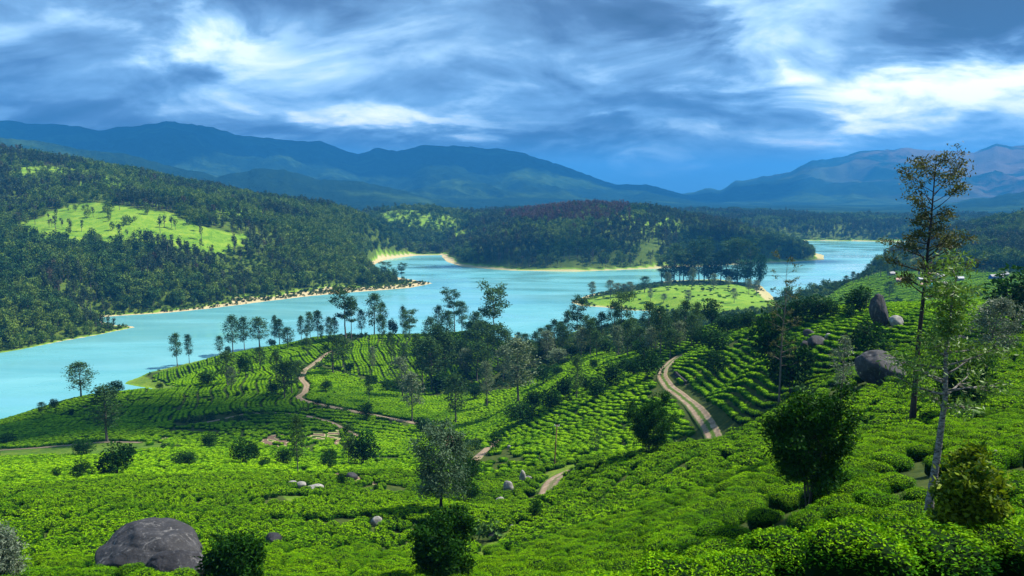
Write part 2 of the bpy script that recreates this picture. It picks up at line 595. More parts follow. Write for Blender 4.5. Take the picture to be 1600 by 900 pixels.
def mat_mountain():
    m, t, o = material("mountain_side")
    geo = t.add("ShaderNodeNewGeometry")
    pos = geo.outputs["Position"]
    n1 = t.noise(pos, 0.0016, 7, 0.62, 0.6)
    n2 = t.noise(pos, 0.012, 6, 0.65)
    n3 = t.noise(pos, 0.06, 4, 0.7)
    s = t.add("ShaderNodeSeparateXYZ")
    t.link(pos, s.inputs[0])
    forest = t.ramp(t.math("ADD", t.math("MULTIPLY", n2, 0.5), t.math("MULTIPLY", n3, 0.5)), ((0.35, (0.003, 0.010, 0.007)), (0.65, (0.014, 0.034, 0.016))))
    grass = t.ramp(n2, ((0.35, (0.012, 0.034, 0.012)), (0.65, (0.036, 0.070, 0.022))))
    open_ = t.smooth(t.math("ADD", n1, t.math("MULTIPLY", n3, 0.12)), 0.56, 0.66)
    col = t.mix(open_, forest, grass)
    # dry rock faces on the far right range
    rocky = t.math("MULTIPLY", t.smooth(s.outputs[0], 2000, 3600), t.smooth(t.math("ADD", n1, t.math("MULTIPLY", n2, 0.2)), 0.54, 0.66))
    col = t.mix(t.math("MULTIPLY", rocky, 0.7), col, (0.15, 0.10, 0.085))
    b = principled(t, o, col, 1.0, 0.0)
    bump(t, b, n3, 0.8, 12.0)
    return m


def mat_water():
    m, t, o = material("lake_water")
    geo = t.add("ShaderNodeNewGeometry")
    pos = geo.outputs["Position"]
    mp = t.vmath("MULTIPLY", pos, (0.35, 1.0, 1.0))
    n1 = t.noise(mp, 0.02, 5, 0.6, 1.0)
    n2 = t.noise(mp, 0.6, 3, 0.6)
    col = t.ramp(n1, ((0.3, (0.095, 0.320, 0.345)), (0.7, (0.165, 0.410, 0.430))))
    b = principled(t, o, col, 0.22, 0.5)
    b.inputs["IOR"].default_value = 1.33
    rough = t.math("MULTIPLY_ADD", t.smooth(t.noise(mp, 0.012, 5, 0.6, 1.5), 0.38, 0.62), 0.24, 0.06)
    t.link(rough, b.inputs["Roughness"])
    bump(t, b, n2, 0.10, 0.4)
    return m


M_GROUND, M_MOUNT, M_WATER = mat_ground(), mat_mountain(), mat_water()


def polar_sheet(ts, rs):
    t, r = np.meshgrid(ts, rs, indexing="ij")
    x, y = r * np.sin(t), r * np.cos(t)
    n, k = t.shape
    i, j = np.meshgrid(np.arange(n - 1), np.arange(k - 1), indexing="ij")
    a = (i * k + j).ravel()
    return x, y, np.stack([a, a + 1, a + k + 1, a + k], -1)[:, ::-1]


# pixel outlines of clearings and one painted sunlit patch on the wooded hills (grass instead of trees), with their distance range
CLEARINGS_AND_SUNPATCH = [
    ([(30, 348), (100, 322), (190, 316), (260, 333), (310, 350), (376, 364), (384, 384), (330, 396), (300, 388), (240, 384), (180, 380), (90, 382), (40, 368)], 500, 1250, 0.92),
    ([(0, 258), (60, 258), (140, 262), (210, 285), (120, 285), (0, 272)], 500, 1300, 0.85),
    ([(572, 338), (620, 326), (690, 335), (728, 350), (742, 372), (705, 380), (640, 362), (590, 350)], 1200, 1900, 0.72),
    ([(160, 275), (300, 300), (420, 328), (400, 345), (300, 330), (200, 305), (120, 290)], 600, 1300, 0.5),
    ([(930, 340), (985, 328), (1020, 332), (1060, 350), (1078, 364), (1040, 366), (985, 354)], 1050, 1500, 0.45),  # sunlit patch of the middle hill, put into brighter ground and thinned trees
]


def cover_of(x, y, z, sd):
    u, v = project(np.stack([x, y, z], -1))
    r = np.hypot(x, y)
    c = np.full(x.shape, 0.25)
    c = np.where(r > 480, 0.40, c)
    for poly, d0, d1, _k in CLEARINGS_AND_SUNPATCH:
        c = np.where(ragged(u, v, x, y, poly) & (r > d0) & (r < d1), 1.0, c)
    for poly, d0, d1 in GRASS_PX:
        c = np.where(inside(u + 6 * fbm(x / 4, y / 4, 2, 18), v + 6 * fbm(x / 4, y / 4, 2, 19), poly) & (r > d0) & (r < d1), 0.55, c)
    for poly, d0, d1 in BARE_PX:
        c = np.where(inside(u + 5 * fbm(x / 4, y / 4, 2, 8), v + 5 * fbm(x / 4, y / 4, 2, 9), poly) & (r > d0) & (r < d1) & (fbm(x / 3, y / 3, 2, 10) > -0.12), 3.0, c)
    bw = np.where((u > 360) & (u < 700) & (v > 425) & (v < 480), 22, np.clip((r - 600) / 12, 3, 13))
    for F in FIELDS[-2:]:
        c = np.where(inside(u, v, F[0]) & (r > F[1]) & (r < F[2]), 1.0, c)
    shore = smooth01((bw * (1 + 0.9 * fbm(x / 60, y / 60, 2, 31)) - sd) / 3)
    # sandy rims only on the far shores; the near plantation drops straight in
    sandy = smooth01((r - 560) / 60) * np.where(inside(u, v, [(-50, 420), (700, 380), (720, 460), (300, 500), (230, 530), (-50, 570)]), 1, 0.75)
    c = np.where(sd < 30, c * (1 - shore) + shore * (0.9 + 1.1 * sandy), c)
    return c


GRASS_PX = [([(0, 705), (60, 700), (140, 692), (250, 690), (262, 700), (150, 712), (30, 716), (0, 716)], 160, 270),
            ([(190, 594), (225, 588), (300, 608), (250, 613), (190, 605)], 340, 500),
            ([(440, 772), (466, 762), (500, 768), (486, 788), (455, 786)], 90, 140),
            ([(742, 866), (770, 846), (820, 816), (830, 823), (790, 846), (754, 876)], 60, 120),
            ([(846, 772), (866, 744), (912, 729), (906, 723), (858, 736), (838, 766)], 95, 160)]
BARE_PX = [([(405, 684), (440, 677), (455, 690), (448, 702), (418, 699)], 160, 260), ([(480, 674), (506, 671), (510, 687), (488, 690)], 160, 260),
           ([(510, 676), (530, 671), (536, 690), (522, 701)], 160, 260), ([(455, 737), (500, 733), (530, 738), (550, 744), (596, 749), (590, 758), (540, 756), (490, 748)], 100, 170),
           ([(700, 672), (716, 684), (714, 700), (700, 702), (690, 690)], 180, 260), ([(250, 684), (262, 680), (268, 694), (256, 698)], 180, 280)]

# fields: pixel outline, distance range, a row line (two pixels), row spacing, bush spacing, path after n rows, bend, [stadium?]
FIELDS = [
    # slope in front, rows climbing to the right
    ([(690, 1000), (740, 900), (800, 832), (860, 783), (906, 738), (1000, 713), (1130, 694), (1200, 655), (1290, 600), (1900, 540), (2200, 1200)], 13.5, 104, ((760, 880), (1080, 715)), 1.9, 1.35, 0, 2.5),
    # slope beyond the crest, right of the road
    ([(1028, 545), (1100, 505), (1200, 485), (1420, 465), (1620, 450), (1900, 450), (1900, 560), (1290, 606), (1200, 660), (1160, 690), (1118, 650), (1060, 600)], 70, 320, ((1140, 600), (1300, 585)), 1.75, 1.4, 0, 3.5),
    # left of the road
    ([(700, 760), (760, 690), (800, 650), (860, 610), (960, 560), (1030, 540), (1040, 600), (1075, 640), (1112, 700), (1000, 722), (905, 742), (850, 800), (800, 840), (745, 880), (700, 880)], 76, 330, ((800, 700), (1000, 640)), 1.8, 1.45, 0, 3.5),
    # bright shelf
    ([(500, 575), (560, 592), (660, 622), (800, 610), (850, 590), (880, 560), (960, 540), (960, 560), (860, 612), (800, 650), (760, 692), (716, 690), (640, 660), (560, 645), (478, 625), (484, 600), (476, 585)], 180, 420, ((560, 640), (720, 660)), 1.5, 1.25, 0, 1.0),
    # behind the path, to the lake
    ([(484, 572), (516, 550), (560, 532), (640, 508), (780, 500), (800, 560), (760, 600), (660, 620), (560, 590), (500, 568)], 290, 540, ((560, 590), (545, 540)), 1.35, 1.3, 3, 3.0),
    # point by the lake
    ([(225, 590), (300, 560), (380, 535), (520, 515), (540, 545), (505, 560), (470, 580), (440, 590), (380, 585), (310, 606), (235, 602)], 300, 540, ((330, 605), (300, 570)), 1.35, 1.3, 3, 3.5),
    # knoll with the long curving rows
    ([(200, 612), (260, 604), (330, 596), (390, 575), (470, 575), (472, 590), (484, 602), (466, 624), (500, 636), (440, 650), (360, 646), (290, 655), (250, 665), (200, 640)], 230, 385, ((330, 655), (345, 600)), 1.35, 1.3, 3, 5.0),
    # left ridge, dark and clumpy
    ([(-400, 700), (0, 640), (140, 605), (215, 608), (250, 640), (270, 665), (262, 700), (150, 694), (0, 702), (-400, 720)], 190, 420, ((0, 690), (150, 640)), 2.2, 2.0, 0, 5.0),
    # lower left slope
    ([(-400, 716), (0, 716), (150, 712), (270, 702), (400, 700), (500, 712), (640, 745), (700, 760), (745, 880), (700, 1050), (-400, 1100)], 20, 255, ((100, 780), (500, 775)), 1.75, 1.65, 0, 4.0),
    # steep bank below the knoll, patchy
    ([(250, 700), (262, 672), (300, 664), (400, 660), (470, 668), (560, 690), (626, 722), (600, 740), (560, 748), (500, 714), (400, 702)], 140, 290, ((300, 690), (480, 690)), 1.9, 1.5, 0, 3.5),
    # spit by the village
    ([(1288, 470), (1320, 445), (1380, 425), (1440, 425), (1600, 428), (1640, 470), (1500, 482), (1400, 470), (1300, 480)], 420, 800, ((1330, 460), (1430, 440)), 2.0, 2.0, 3, 3.0),
    # peninsula
    ([(905, 468), (960, 460), (1060, 444), (1130, 440), (1205, 458), (1215, 480), (1140, 490), (1020, 483), (940, 478)], 600, 860, ((960, 476), (1100, 472)), 2.6, 2.3, 2, 2.0),
]
# rows that wrap round the end of the terrace: curves at even distance from a line
STADIUM = ([(380, 650), (440, 652), (500, 640), (560, 648), (640, 664), (690, 675), (712, 690), (720, 720), (690, 760), (560, 745), (600, 738), (626, 722), (560, 690), (470, 668), (400, 662)], 130, 315)



# ------------------------------------------------------------------ the setting, built
_x, _y, f = polar_sheet(TT, RR)
x, y, z, sd = GX, GY, GZ, GSD
cov = cover_of(x, y, z, sd)
g = link("ground", mesh_np("ground", np.stack([x, y, z], -1).reshape(-1, 3), f, M_GROUND, True, {"cover": cov.ravel()}))
tag(g, "dark soil and grass slopes under the tea fields and woods", kind="structure")
x, y, f = polar_sheet(np.linspace(-0.9, 0.9, 620), np.geomspace(2150, 17000, 300))
z = mountains(x, y)
g = link("mountains", mesh_np("mountains", np.stack([x, y, z], -1).reshape(-1, 3), f, M_MOUNT, True))
tag(g, "hazy blue mountain ranges beyond the lake", kind="structure")
lx = np.array([[-1500, 150, 0], [1500, 150, 0], [1500, 2300, 0], [-1500, 2300, 0]], float)
wv = link("lake", mesh_np("lake", lx, np.array([[0, 1, 2, 3]]), M_WATER))
tag(wv, "calm turquoise lake winding between the hills", kind="structure")


# ------------------------------------------------------------------ plants: materials
def mat_leaf(name, dark, light, trans=0.25, rough=0.55, spec=0.25, objvar=0.35, hue=None, zflush=None):
    """leaf colour runs dark..light with a per-leaf tint, a per-plant random and optional young flush on top"""
    m, t, o = material(name)
    at = t.add("ShaderNodeAttribute", attribute_name="tint").outputs["Fac"]
    oi = t.add("ShaderNodeObjectInfo").outputs["Random"]
    fac = t.math("ADD", at, t.math("MULTIPLY", t.math("SUBTRACT", oi, 0.5), objvar), clamp=True)
    col = t.mix(fac, dark, light)
    if hue:
        f2 = t.smooth(t.math("FRACT", t.math("MULTIPLY", oi, 7.31)), hue[1], hue[2])
        col = t.mix(f2, col, hue[0])
    if zflush:
        fl = t.add("ShaderNodeAttribute", attribute_name="flush").outputs["Fac"]
        pos = t.add("ShaderNodeNewGeometry").outputs["Position"]
        age = t.smooth(t.noise(pos, 0.16, 4, 0.6, 0.4), 0.36, 0.60)        # blocks plucked at different times
        big = t.smooth(t.noise(pos, 0.018, 3, 0.55, 0.3), 0.35, 0.62)
        fl = t.math("MULTIPLY", fl, t.math("MULTIPLY_ADD", age, 0.55, t.math("MULTIPLY_ADD", big, 0.32, 0.22)))
        col = t.mix(fl, col, zflush)
    b = t.add("ShaderNodeBsdfPrincipled")
    t.link(col, b.inputs["Base Color"])
    b.inputs["Roughness"].default_value = rough
    b.inputs["Specular IOR Level"].default_value = spec
    tr = t.add("ShaderNodeBsdfTranslucent")
    t.link(t.mix(1.0, col, (1.0, 1.0, 0.55), "MULTIPLY"), tr.inputs["Color"])
    mx = t.add("ShaderNodeMixShader")
    mx.inputs[0].default_value = trans
    t.link(b.outputs[0], mx.inputs[1])
    t.link(tr.outputs[0], mx.inputs[2])
    t.link(mx.outputs[0], o.inputs["Surface"])
    return m


def mat_bark(name, a, b_, scale=3.0, stretch=0.35):
    m, t, o = material(name)
    tc_ = t.add("ShaderNodeTexCoord")
    v = t.vmath("MULTIPLY", tc_.outputs["Object"], (1.0, 1.0, stretch))
    n = t.noise(v, scale, 6, 0.65, 0.4)
    col = t.ramp(n, ((0.36, a), (0.62, b_)))
    bs = principled(t, o, col, 0.9, 0.15)
    bump(t, bs, n, 0.7, 0.03)
    return m


M_BARK_DARK = mat_bark("dark_bark", (0.016, 0.012, 0.010), (0.060, 0.045, 0.036))
M_BARK_GREY = mat_bark("grey_bark", (0.05, 0.042, 0.036), (0.17, 0.15, 0.13))
M_BARK_PALE = mat_bark("mottled_pale_bark", (0.025, 0.022, 0.020), (0.30, 0.275, 0.25), 7.5, 2.2)
M_LEAF_FOREST = mat_leaf("forest_leaf", (0.010, 0.042, 0.014), (0.075, 0.150, 0.032), 0.15, 0.75, 0.05, 0.8, ((0.130, 0.200, 0.028), 0.75, 1.0))
M_LEAF_LIGHT = mat_leaf("light_wood_leaf", (0.035, 0.090, 0.014), (0.160, 0.230, 0.036), 0.2, 0.75, 0.05, 0.7)
M_LEAF_BROWN = mat_leaf("bare_brown_wood", (0.050, 0.028, 0.024), (0.140, 0.085, 0.060), 0.1, 0.8, 0.05, 0.6)
M_LEAF_GUM = mat_leaf("grey_wood_leaf", (0.016, 0.038, 0.018), (0.062, 0.098, 0.034), 0.15, 0.7, 0.1, 0.6, ((0.075, 0.060, 0.040), 0.88, 1.0))
M_LEAF_OAK = mat_leaf("silver_oak_leaf", (0.012, 0.048, 0.012), (0.080, 0.155, 0.040), 0.3, 0.65, 0.06, 0.6)
M_LEAF_PALE = mat_leaf("pale_oak_leaf", (0.070, 0.115, 0.055), (0.200, 0.250, 0.130), 0.25, 0.6, 0.2, 0.3)
M_LEAF_DARK = mat_leaf("dark_round_leaf", (0.002, 0.018, 0.003), (0.024, 0.088, 0.008), 0.25, 0.65, 0.05, 0.3)
M_LEAF_NEARDARK = mat_leaf("glossy_dark_leaf", (0.002, 0.018, 0.002), (0.032, 0.115, 0.006), 0.28, 0.6, 0.05, 0.1)
M_LEAF_YELLOW = mat_leaf("yellowing_leaf", (0.008, 0.045, 0.004), (0.250, 0.330, 0.010), 0.3, 0.55, 0.15, 0.1)
M_LEAF_TALL = mat_leaf("bronze_green_leaf", (0.030, 0.036, 0.010), (0.130, 0.150, 0.022), 0.3, 0.6, 0.2, 0.1)
M_LEAF_SILVER = mat_leaf("silvery_leaf", (0.045, 0.085, 0.045), (0.230, 0.270, 0.190), 0.2, 0.55, 0.3, 0.1)
M_LEAF_FRESH = mat_leaf("fresh_oak_leaf", (0.035, 0.100, 0.016), (0.170, 0.290, 0.040), 0.3, 0.55, 0.3, 0.1)
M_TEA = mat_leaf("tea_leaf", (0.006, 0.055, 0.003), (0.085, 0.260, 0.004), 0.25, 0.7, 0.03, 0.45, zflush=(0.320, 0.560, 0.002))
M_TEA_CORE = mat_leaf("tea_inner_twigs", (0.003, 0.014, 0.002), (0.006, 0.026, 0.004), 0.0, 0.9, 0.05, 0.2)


# ------------------------------------------------------------------ plants: shapes
def tube(path, rad, sides=6):
    path = np.asarray(path, float)
    rad = np.asarray(rad, float)
    n = len(path)
    tan = np.gradient(path, axis=0)
    tan /= np.linalg.norm(tan, axis=1)[:, None] + 1e-9
    ref = np.where(np.abs(tan[:, 2:3]) > 0.9, np.array([[1.0, 0, 0]]), np.array([[0, 0, 1.0]]))
    a = np.cross(tan, ref)
    a /= np.linalg.norm(a, axis=1)[:, None] + 1e-9
    b = np.cross(tan, a)
    ang = np.linspace(0, 2 * PI, sides, endpoint=False)
    v = path[:, None] + rad[:, None, None] * (np.cos(ang)[None, :, None] * a[:, None] + np.sin(ang)[None, :, None] * b[:, None])
    v = v.reshape(-1, 3)
    i, j = np.meshgrid(np.arange(n - 1), np.arange(sides), indexing="ij")
    k = (j + 1) % sides
    f = np.stack([i * sides + j, i * sides + k, (i + 1) * sides + k, (i + 1) * sides + j], -1).reshape(-1, 4)
    return v, f


def join(parts):
    vs, fs, o = [], [], 0
    for v, f in parts:
        vs.append(v)
        fs.append(f + o)
        o += len(v)
    return np.concatenate(vs), np.concatenate(fs)


def leaf_quads(c, a, L, Wd, R):
    """rhombic leaves at c pointing along a"""
    n = len(c)
    a = a / (np.linalg.norm(a, axis=1)[:, None] + 1e-9)
    b = np.cross(a, R.normal(size=(n, 3)))
    b /= np.linalg.norm(b, axis=1)[:, None] + 1e-9
    L = np.broadcast_to(L, (n,))[:, None]
    Wd = np.broadcast_to(Wd, (n,))[:, None]
    v = np.stack([c - a * L * 0.5, c + b * Wd * 0.5 - a * L * 0.08, c + a * L * 0.5, c - b * Wd * 0.5 - a * L * 0.08], 1)
    f = np.arange(n * 4).reshape(n, 4)
    return v.reshape(-1, 3), f


def gen_tree(seed, H=14, r0=0.22, base=0.3, W=2.6, prof=None, nl=26, sub=3, per=10, leaf=(0.45, 0.22), clump=0.5, up=0.5,
             droop=0.0, sway=0.25, flat=0.75, sides=6, layers=None, stems=1, lean=(0, 0), twigs=True, topfan=0.0):
    R = np.random.default_rng(seed)
    wood, centres = [], []
    prof = prof or (lambda t: math.sin(PI * min(1, t * 0.92 + 0.12)) ** 0.8)
    for st in range(stems):
        hh = H * (1 if st == 0 else R.uniform(0.7, 0.92))
        n = 11
        tz = np.linspace(0, 1, n)
        off = np.cumsum(R.normal(0, sway / n ** 0.5, (n, 2)), 0) * tz[:, None]
        spread = np.array([math.cos(st * 2.4), math.sin(st * 2.4)]) * (0 if stems == 1 else 0.22 * W)
        path = np.concatenate([off + spread * tz[:, None] ** 0.8 * (1.6 if stems > 1 else 1) + np.array(lean) * tz[:, None] ** 1.3 * H, (tz * hh)[:, None]], 1)
        path[0, 2] = -0.35
        rad = r0 * (1 - 0.88 * tz) * (1 if stems == 1 else 0.62)
        rad[0] *= 1.35
        wood.append(tube(path, rad, sides))
        nn = nl if stems == 1 else max(5, nl // stems)
        for i in range(nn):
            if layers:
                q = layers[i % len(layers)] + R.normal(0, 0.02)
            else:
                q = (i + R.uniform(0, 1)) / nn
            t = base + (0.98 - base) * min(0.99, max(0, q))
            p0 = np.array([np.interp(t, tz, path[:, k]) for k in range(3)])
            rr = np.interp(t, tz, rad)
            az = i * 2.39996 + R.normal(0, 0.45)
            ln = W * prof(q) * R.uniform(0.65, 1.12)
            el = up * (0.55 + 0.75 * q) + R.normal(0, 0.12)
            d_ = np.array([math.cos(az) * math.cos(el), math.sin(az) * math.cos(el), math.sin(el)])
            s = np.linspace(0, 1, 6)[:, None]
            lp = p0 + d_ * ln * s + np.array([0, 0, 1.0]) * (s ** 2) * ln * (0.18 - droop) + np.cumsum(R.normal(0, 0.03 * ln, (6, 3)), 0) * s
            lr = max(0.012, min(rr * 0.6, 0.03 * ln + 0.01)) * (1 - 0.8 * s[:, 0])
            wood.append(tube(lp, lr, max(3, sides - 2)))
            centres.append((lp[-1], d_))
            centres.append((lp[4], d_))
            for k in range(sub):
                sv = R.uniform(0.35, 0.95)
                q0 = np.array([np.interp(sv, s[:, 0], lp[:, c]) for c in range(3)])
                dd = d_ + R.normal(0, 0.6, 3)
                dd[2] = dd[2] * 0.6 + 0.15 - droop
                dd /= np.linalg.norm(dd)
                l2 = ln * R.uniform(0.22, 0.42)
                q1 = q0 + dd * l2
                if twigs:
                    wood.append(tube(np.stack([q0, (q0 + q1) / 2 + R.normal(0, 0.03 * l2, 3), q1]), np.array([lr[2] * 0.6, lr[2] * 0.45, 0.006]), 3))
                centres.append((q1, dd))
                centres.append(((q0 + 2 * q1) / 3, dd))
        centres.append((path[-1], np.array([0, 0, 1.0])))
    wv_, wf_ = join(wood)
    C = np.array([c for c, _ in centres])
    Dr = np.array([d__ for _, d__ in centres])
    m = len(C)
    tint_c = np.clip(R.normal(0.42, 0.2, m), 0, 1)
    idx = np.repeat(np.arange(m), per)
    k = len(idx)
    offs = R.normal(0, 1, (k, 3)) * clump * np.array([1, 1, flat])
    pos = C[idx] + offs
    a = R.normal(0, 1, (k, 3)) + Dr[idx] * 0.8 + np.array([0, 0, -1.6 * droop])
    L = leaf[0] * R.uniform(0.6, 1.3, k)
    lv, lf = leaf_quads(pos, a, L, leaf[1] * R.uniform(0.7, 1.2, k), R)
    tint = np.repeat(np.clip(tint_c[idx] + R.normal(0, 0.16, k), 0, 1), 4)
    return (wv_, wf_), (lv, lf, tint)


def dense_crown(seed, rx, rz, zc, n, leaf, lobes=9, clump=0.3):
    """leafy shell and lobes for full round crowns; returns leaf quads"""
    R = np.random.default_rng(seed)
    c = []
    for i in range(lobes):
        v = R.normal(size=3)
        v /= np.linalg.norm(v)
        c.append(v * np.array([rx, rx, rz]) * R.uniform(0.35, 0.72))
    c = np.array(c)
    rad = R.uniform(0.34, 0.56, lobes) * rx
    idx = R.integers(0, lobes, n)
    v = R.normal(size=(n, 3))
    v /= np.linalg.norm(v, axis=1)[:, None]
    pos = c[idx] + v * rad[idx, None] * R.uniform(0.75, 1.08, (n, 1)) * np.array([1, 1, rz / rx * 0.9]) + R.normal(0, clump * leaf, (n, 3))
    pos[:, 2] += zc
    a = v + R.normal(0, 0.7, (n, 3))
    lv, lf = leaf_quads(pos, a, leaf * R.uniform(0.6, 1.3, n), 0.55 * leaf * R.uniform(0.7, 1.2, n), R)
    tc_ = np.clip(R.normal(0.42, 0.2, lobes), 0, 1)
    return lv, lf, np.repeat(np.clip(tc_[idx] + R.normal(0, 0.15, n), 0, 1), 4)


def round_tree(seed, H, rx, base, n, leaf, r0=0.1, stems=3, nl=15):
    R = np.random.default_rng(seed)
    (wv_, wf_), _ = gen_tree(seed, H=H * 0.86, r0=r0, base=base + 0.12, W=rx * 0.7, nl=nl, sub=2, per=1, up=0.75, stems=stems, sides=5)
    hz_ = H * (1 - base) / 2
    lv, lf, ti = dense_crown(seed + 1, rx, hz_, H * base + hz_, n, leaf, lobes=14)
    return (wv_, wf_), (lv, lf, ti)


def meshes_of(name, tr, bark, leaf):
    (wv_, wf_), (lv, lf, ti) = tr
    return (mesh_np(name + "_trunk", wv_, wf_, bark, True), mesh_np(name + "_crown", lv, lf, leaf, False, {"tint": ti}))


def far_tree(seed, kind):
    """one small mesh: trunk and crown lumps, for the woods across the lake"""
    R = np.random.default_rng(seed)
    if kind in (0, 2):      # broad rounded crown
        H, rx, base = R.uniform(10, 14), R.uniform(3.8, 5.2), 0.08
        n, leaf = 230, 1.6
    else:              # narrow gum
        H, rx, base = R.uniform(14, 18), R.uniform(2.2, 3.0), 0.26
        n, leaf = 150, 1.4
    hz_ = H * (1 - base) / 2
    lv, lf, ti = dense_crown(seed, rx, hz_, H * base + hz_, n, leaf, lobes=6 if kind in (1, 3) else 8)
    tv, tf = tube(np.array([[0, 0, -1], [0.1, 0, H * 0.4], [0, 0.1, H * 0.8]], float), np.array([0.32, 0.24, 0.1]), 4)
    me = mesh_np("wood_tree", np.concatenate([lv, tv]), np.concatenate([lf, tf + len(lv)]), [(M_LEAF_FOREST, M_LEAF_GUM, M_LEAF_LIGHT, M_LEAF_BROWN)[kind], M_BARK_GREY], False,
                 {"tint": np.concatenate([ti, np.zeros(len(tv))])})
    mi = np.zeros(len(me.polygons), np.int32)
    mi[len(lf):] = 1
    me.polygons.foreach_set("material_index", mi)
    return me


def scatter(name, pts, rot, scl, idx, protos, label):
    """one stuff object: a cloud of points that carries copies of a few small meshes"""
    pc = bpy.data.collections.new(name + "_kinds")
    for k, me in enumerate(protos):
        pc.objects.link(bpy.data.objects.new("%s_kind_%02d" % (name, k), me))
    me = mesh_np(name, pts, [], None, False, {"rot": rot, "scl": scl, "idx": idx.astype(np.int32)})
    o = link(name, me)
    ng = bpy.data.node_groups.new(name + "_spread", "GeometryNodeTree")
    ng.interface.new_socket("Geometry", in_out="INPUT", socket_type="NodeSocketGeometry")
    ng.interface.new_socket("Geometry", in_out="OUTPUT", socket_type="NodeSocketGeometry")
    N = ng.nodes
    gi, go = N.new("NodeGroupInput"), N.new("NodeGroupOutput")
    ci = N.new("GeometryNodeCollectionInfo")
    ci.inputs["Collection"].default_value = pc
    ci.inputs["Separate Children"].default_value = True
    ci.inputs["Reset Children"].default_value = True
    ip = N.new("GeometryNodeInstanceOnPoints")
    ip.inputs["Pick Instance"].default_value = True

    def named(nm, ty):
        a = N.new("GeometryNodeInputNamedAttribute")
        a.data_type = ty
        a.inputs["Name"].default_value = nm
        return a.outputs["Attribute"]
    L = ng.links.new
    L(gi.outputs[0], ip.inputs["Points"])
    L(ci.outputs[0], ip.inputs["Instance"])
    L(named("idx", "INT"), ip.inputs["Instance Index"])
    L(named("rot", "FLOAT_VECTOR"), ip.inputs["Rotation"])
    L(named("scl", "FLOAT_VECTOR"), ip.inputs["Scale"])
    L(ip.outputs[0], go.inputs[0])
    md = o.modifiers.new("spread", "NODES")
    md.node_group = ng
    tag(o, label, kind="stuff")
    return o


# ------------------------------------------------------------------ woods across the lake
def build_woods():
    R = np.random.default_rng(21)
    n = 185000
    r = np.sqrt(R.uniform(470 ** 2, 2350 ** 2, n))
    th = R.uniform(-0.66, 0.66, n)
    x, y = r * np.sin(th), r * np.cos(th)
    keep = R.uniform(size=n) < np.where(r < 1500, 1.0, 0.62)
    x, y, r = x[keep], y[keep], r[keep]
    inn = r < 2090
    z = np.where(inn, gz(x, y), 0)
    if (~inn).any():
        z[~inn] = mountains(x[~inn], y[~inn])
    sd = np.where(inn, gsd(x, y), 999)
    u, v = project(np.stack([x, y, z], -1))
    ok = sd > np.where((u > 360) & (u < 700) & (v > 425) & (v < 480), 24, np.clip((r - 600) / 12, 3, 13)) * (1 + 0.9 * fbm(x / 60, y / 60, 2, 31)) + 2
    ok &= ~inside(u, v, [(860, 600), (880, 440), (1030, 425), (1215, 440), (1240, 520), (1300, 470), (1310, 430), (1440, 404), (1470, 418), (1610, 424), (1610, 600)])
    ok &= ~((r < 700) & (u > 215) & (u < 1440))
    for poly, d0, d1, k in CLEARINGS_AND_SUNPATCH:
        ok &= ~(ragged(u, v, x, y, poly) & (r > d0) & (r < d1) & (R.uniform(size=len(x)) < k))
    dens = fbm(x / 55, y / 55, 3, 77)
    ok &= R.uniform(size=len(x)) < np.clip(0.72 + 1.6 * dens, 0.15, 1)
    x, y, z, u, v, r, sd = (q[ok] for q in (x, y, z, u, v, r, sd))
    m = len(x)
    gum = -0.04 + fbm(x / 140, y / 140, 3, 91) + np.where((u > 690) & (r > 900), 0.12, 0) + np.where((v < 345) & (u < 600), 0.15, 0) > 0.05
    idx = np.where(gum, 6 + R.integers(0, 5, m), R.integers(0, 6, m))
    lighter = fbm(x / 60, y / 60, 3, 55) + np.where((u > 380) & (u < 660) & (v > 395) & (r < 1100), 0.14, 0) + np.where((u < 170) & (r < 720), 0.10, 0) + np.where((u < 600) & (v < 350), 0.05, 0) + R.normal(0, 0.10, m) > np.where(u < 720, 0.03, 0.08)
    idx = np.where(lighter, 11 + R.integers(0, 4, m), idx)  # trees with lighter green leaves, part of the mixed wood
    brown = (r > 1150) & (r < 1500) & (u > 790) & (u < 985) & (v < 352) & (R.uniform(size=m) < 0.75)
    idx = np.where(brown, 15 + R.integers(0, 3, m), idx)
    s = R.uniform(0.55, 1.15, m) * np.where(r > 1400, 1.15, 1.0) * np.where(sd < 16, 0.75, 1.0)
    protos = [far_tree(100 + k, 0) for k in range(6)] + [far_tree(200 + k, 1) for k in range(5)] + [far_tree(250 + k, 2) for k in range(4)] + [far_tree(270 + k, 3) for k in range(3)]
    scl = np.stack([s, s, s * R.uniform(0.85, 1.15, m)], -1)
    rot = np.stack([R.normal(0, 0.03, m), R.normal(0, 0.03, m), R.uniform(0, 2 * PI, m)], -1)
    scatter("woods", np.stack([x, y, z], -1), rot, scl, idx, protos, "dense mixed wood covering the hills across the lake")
    print("woods", m)


build_woods()


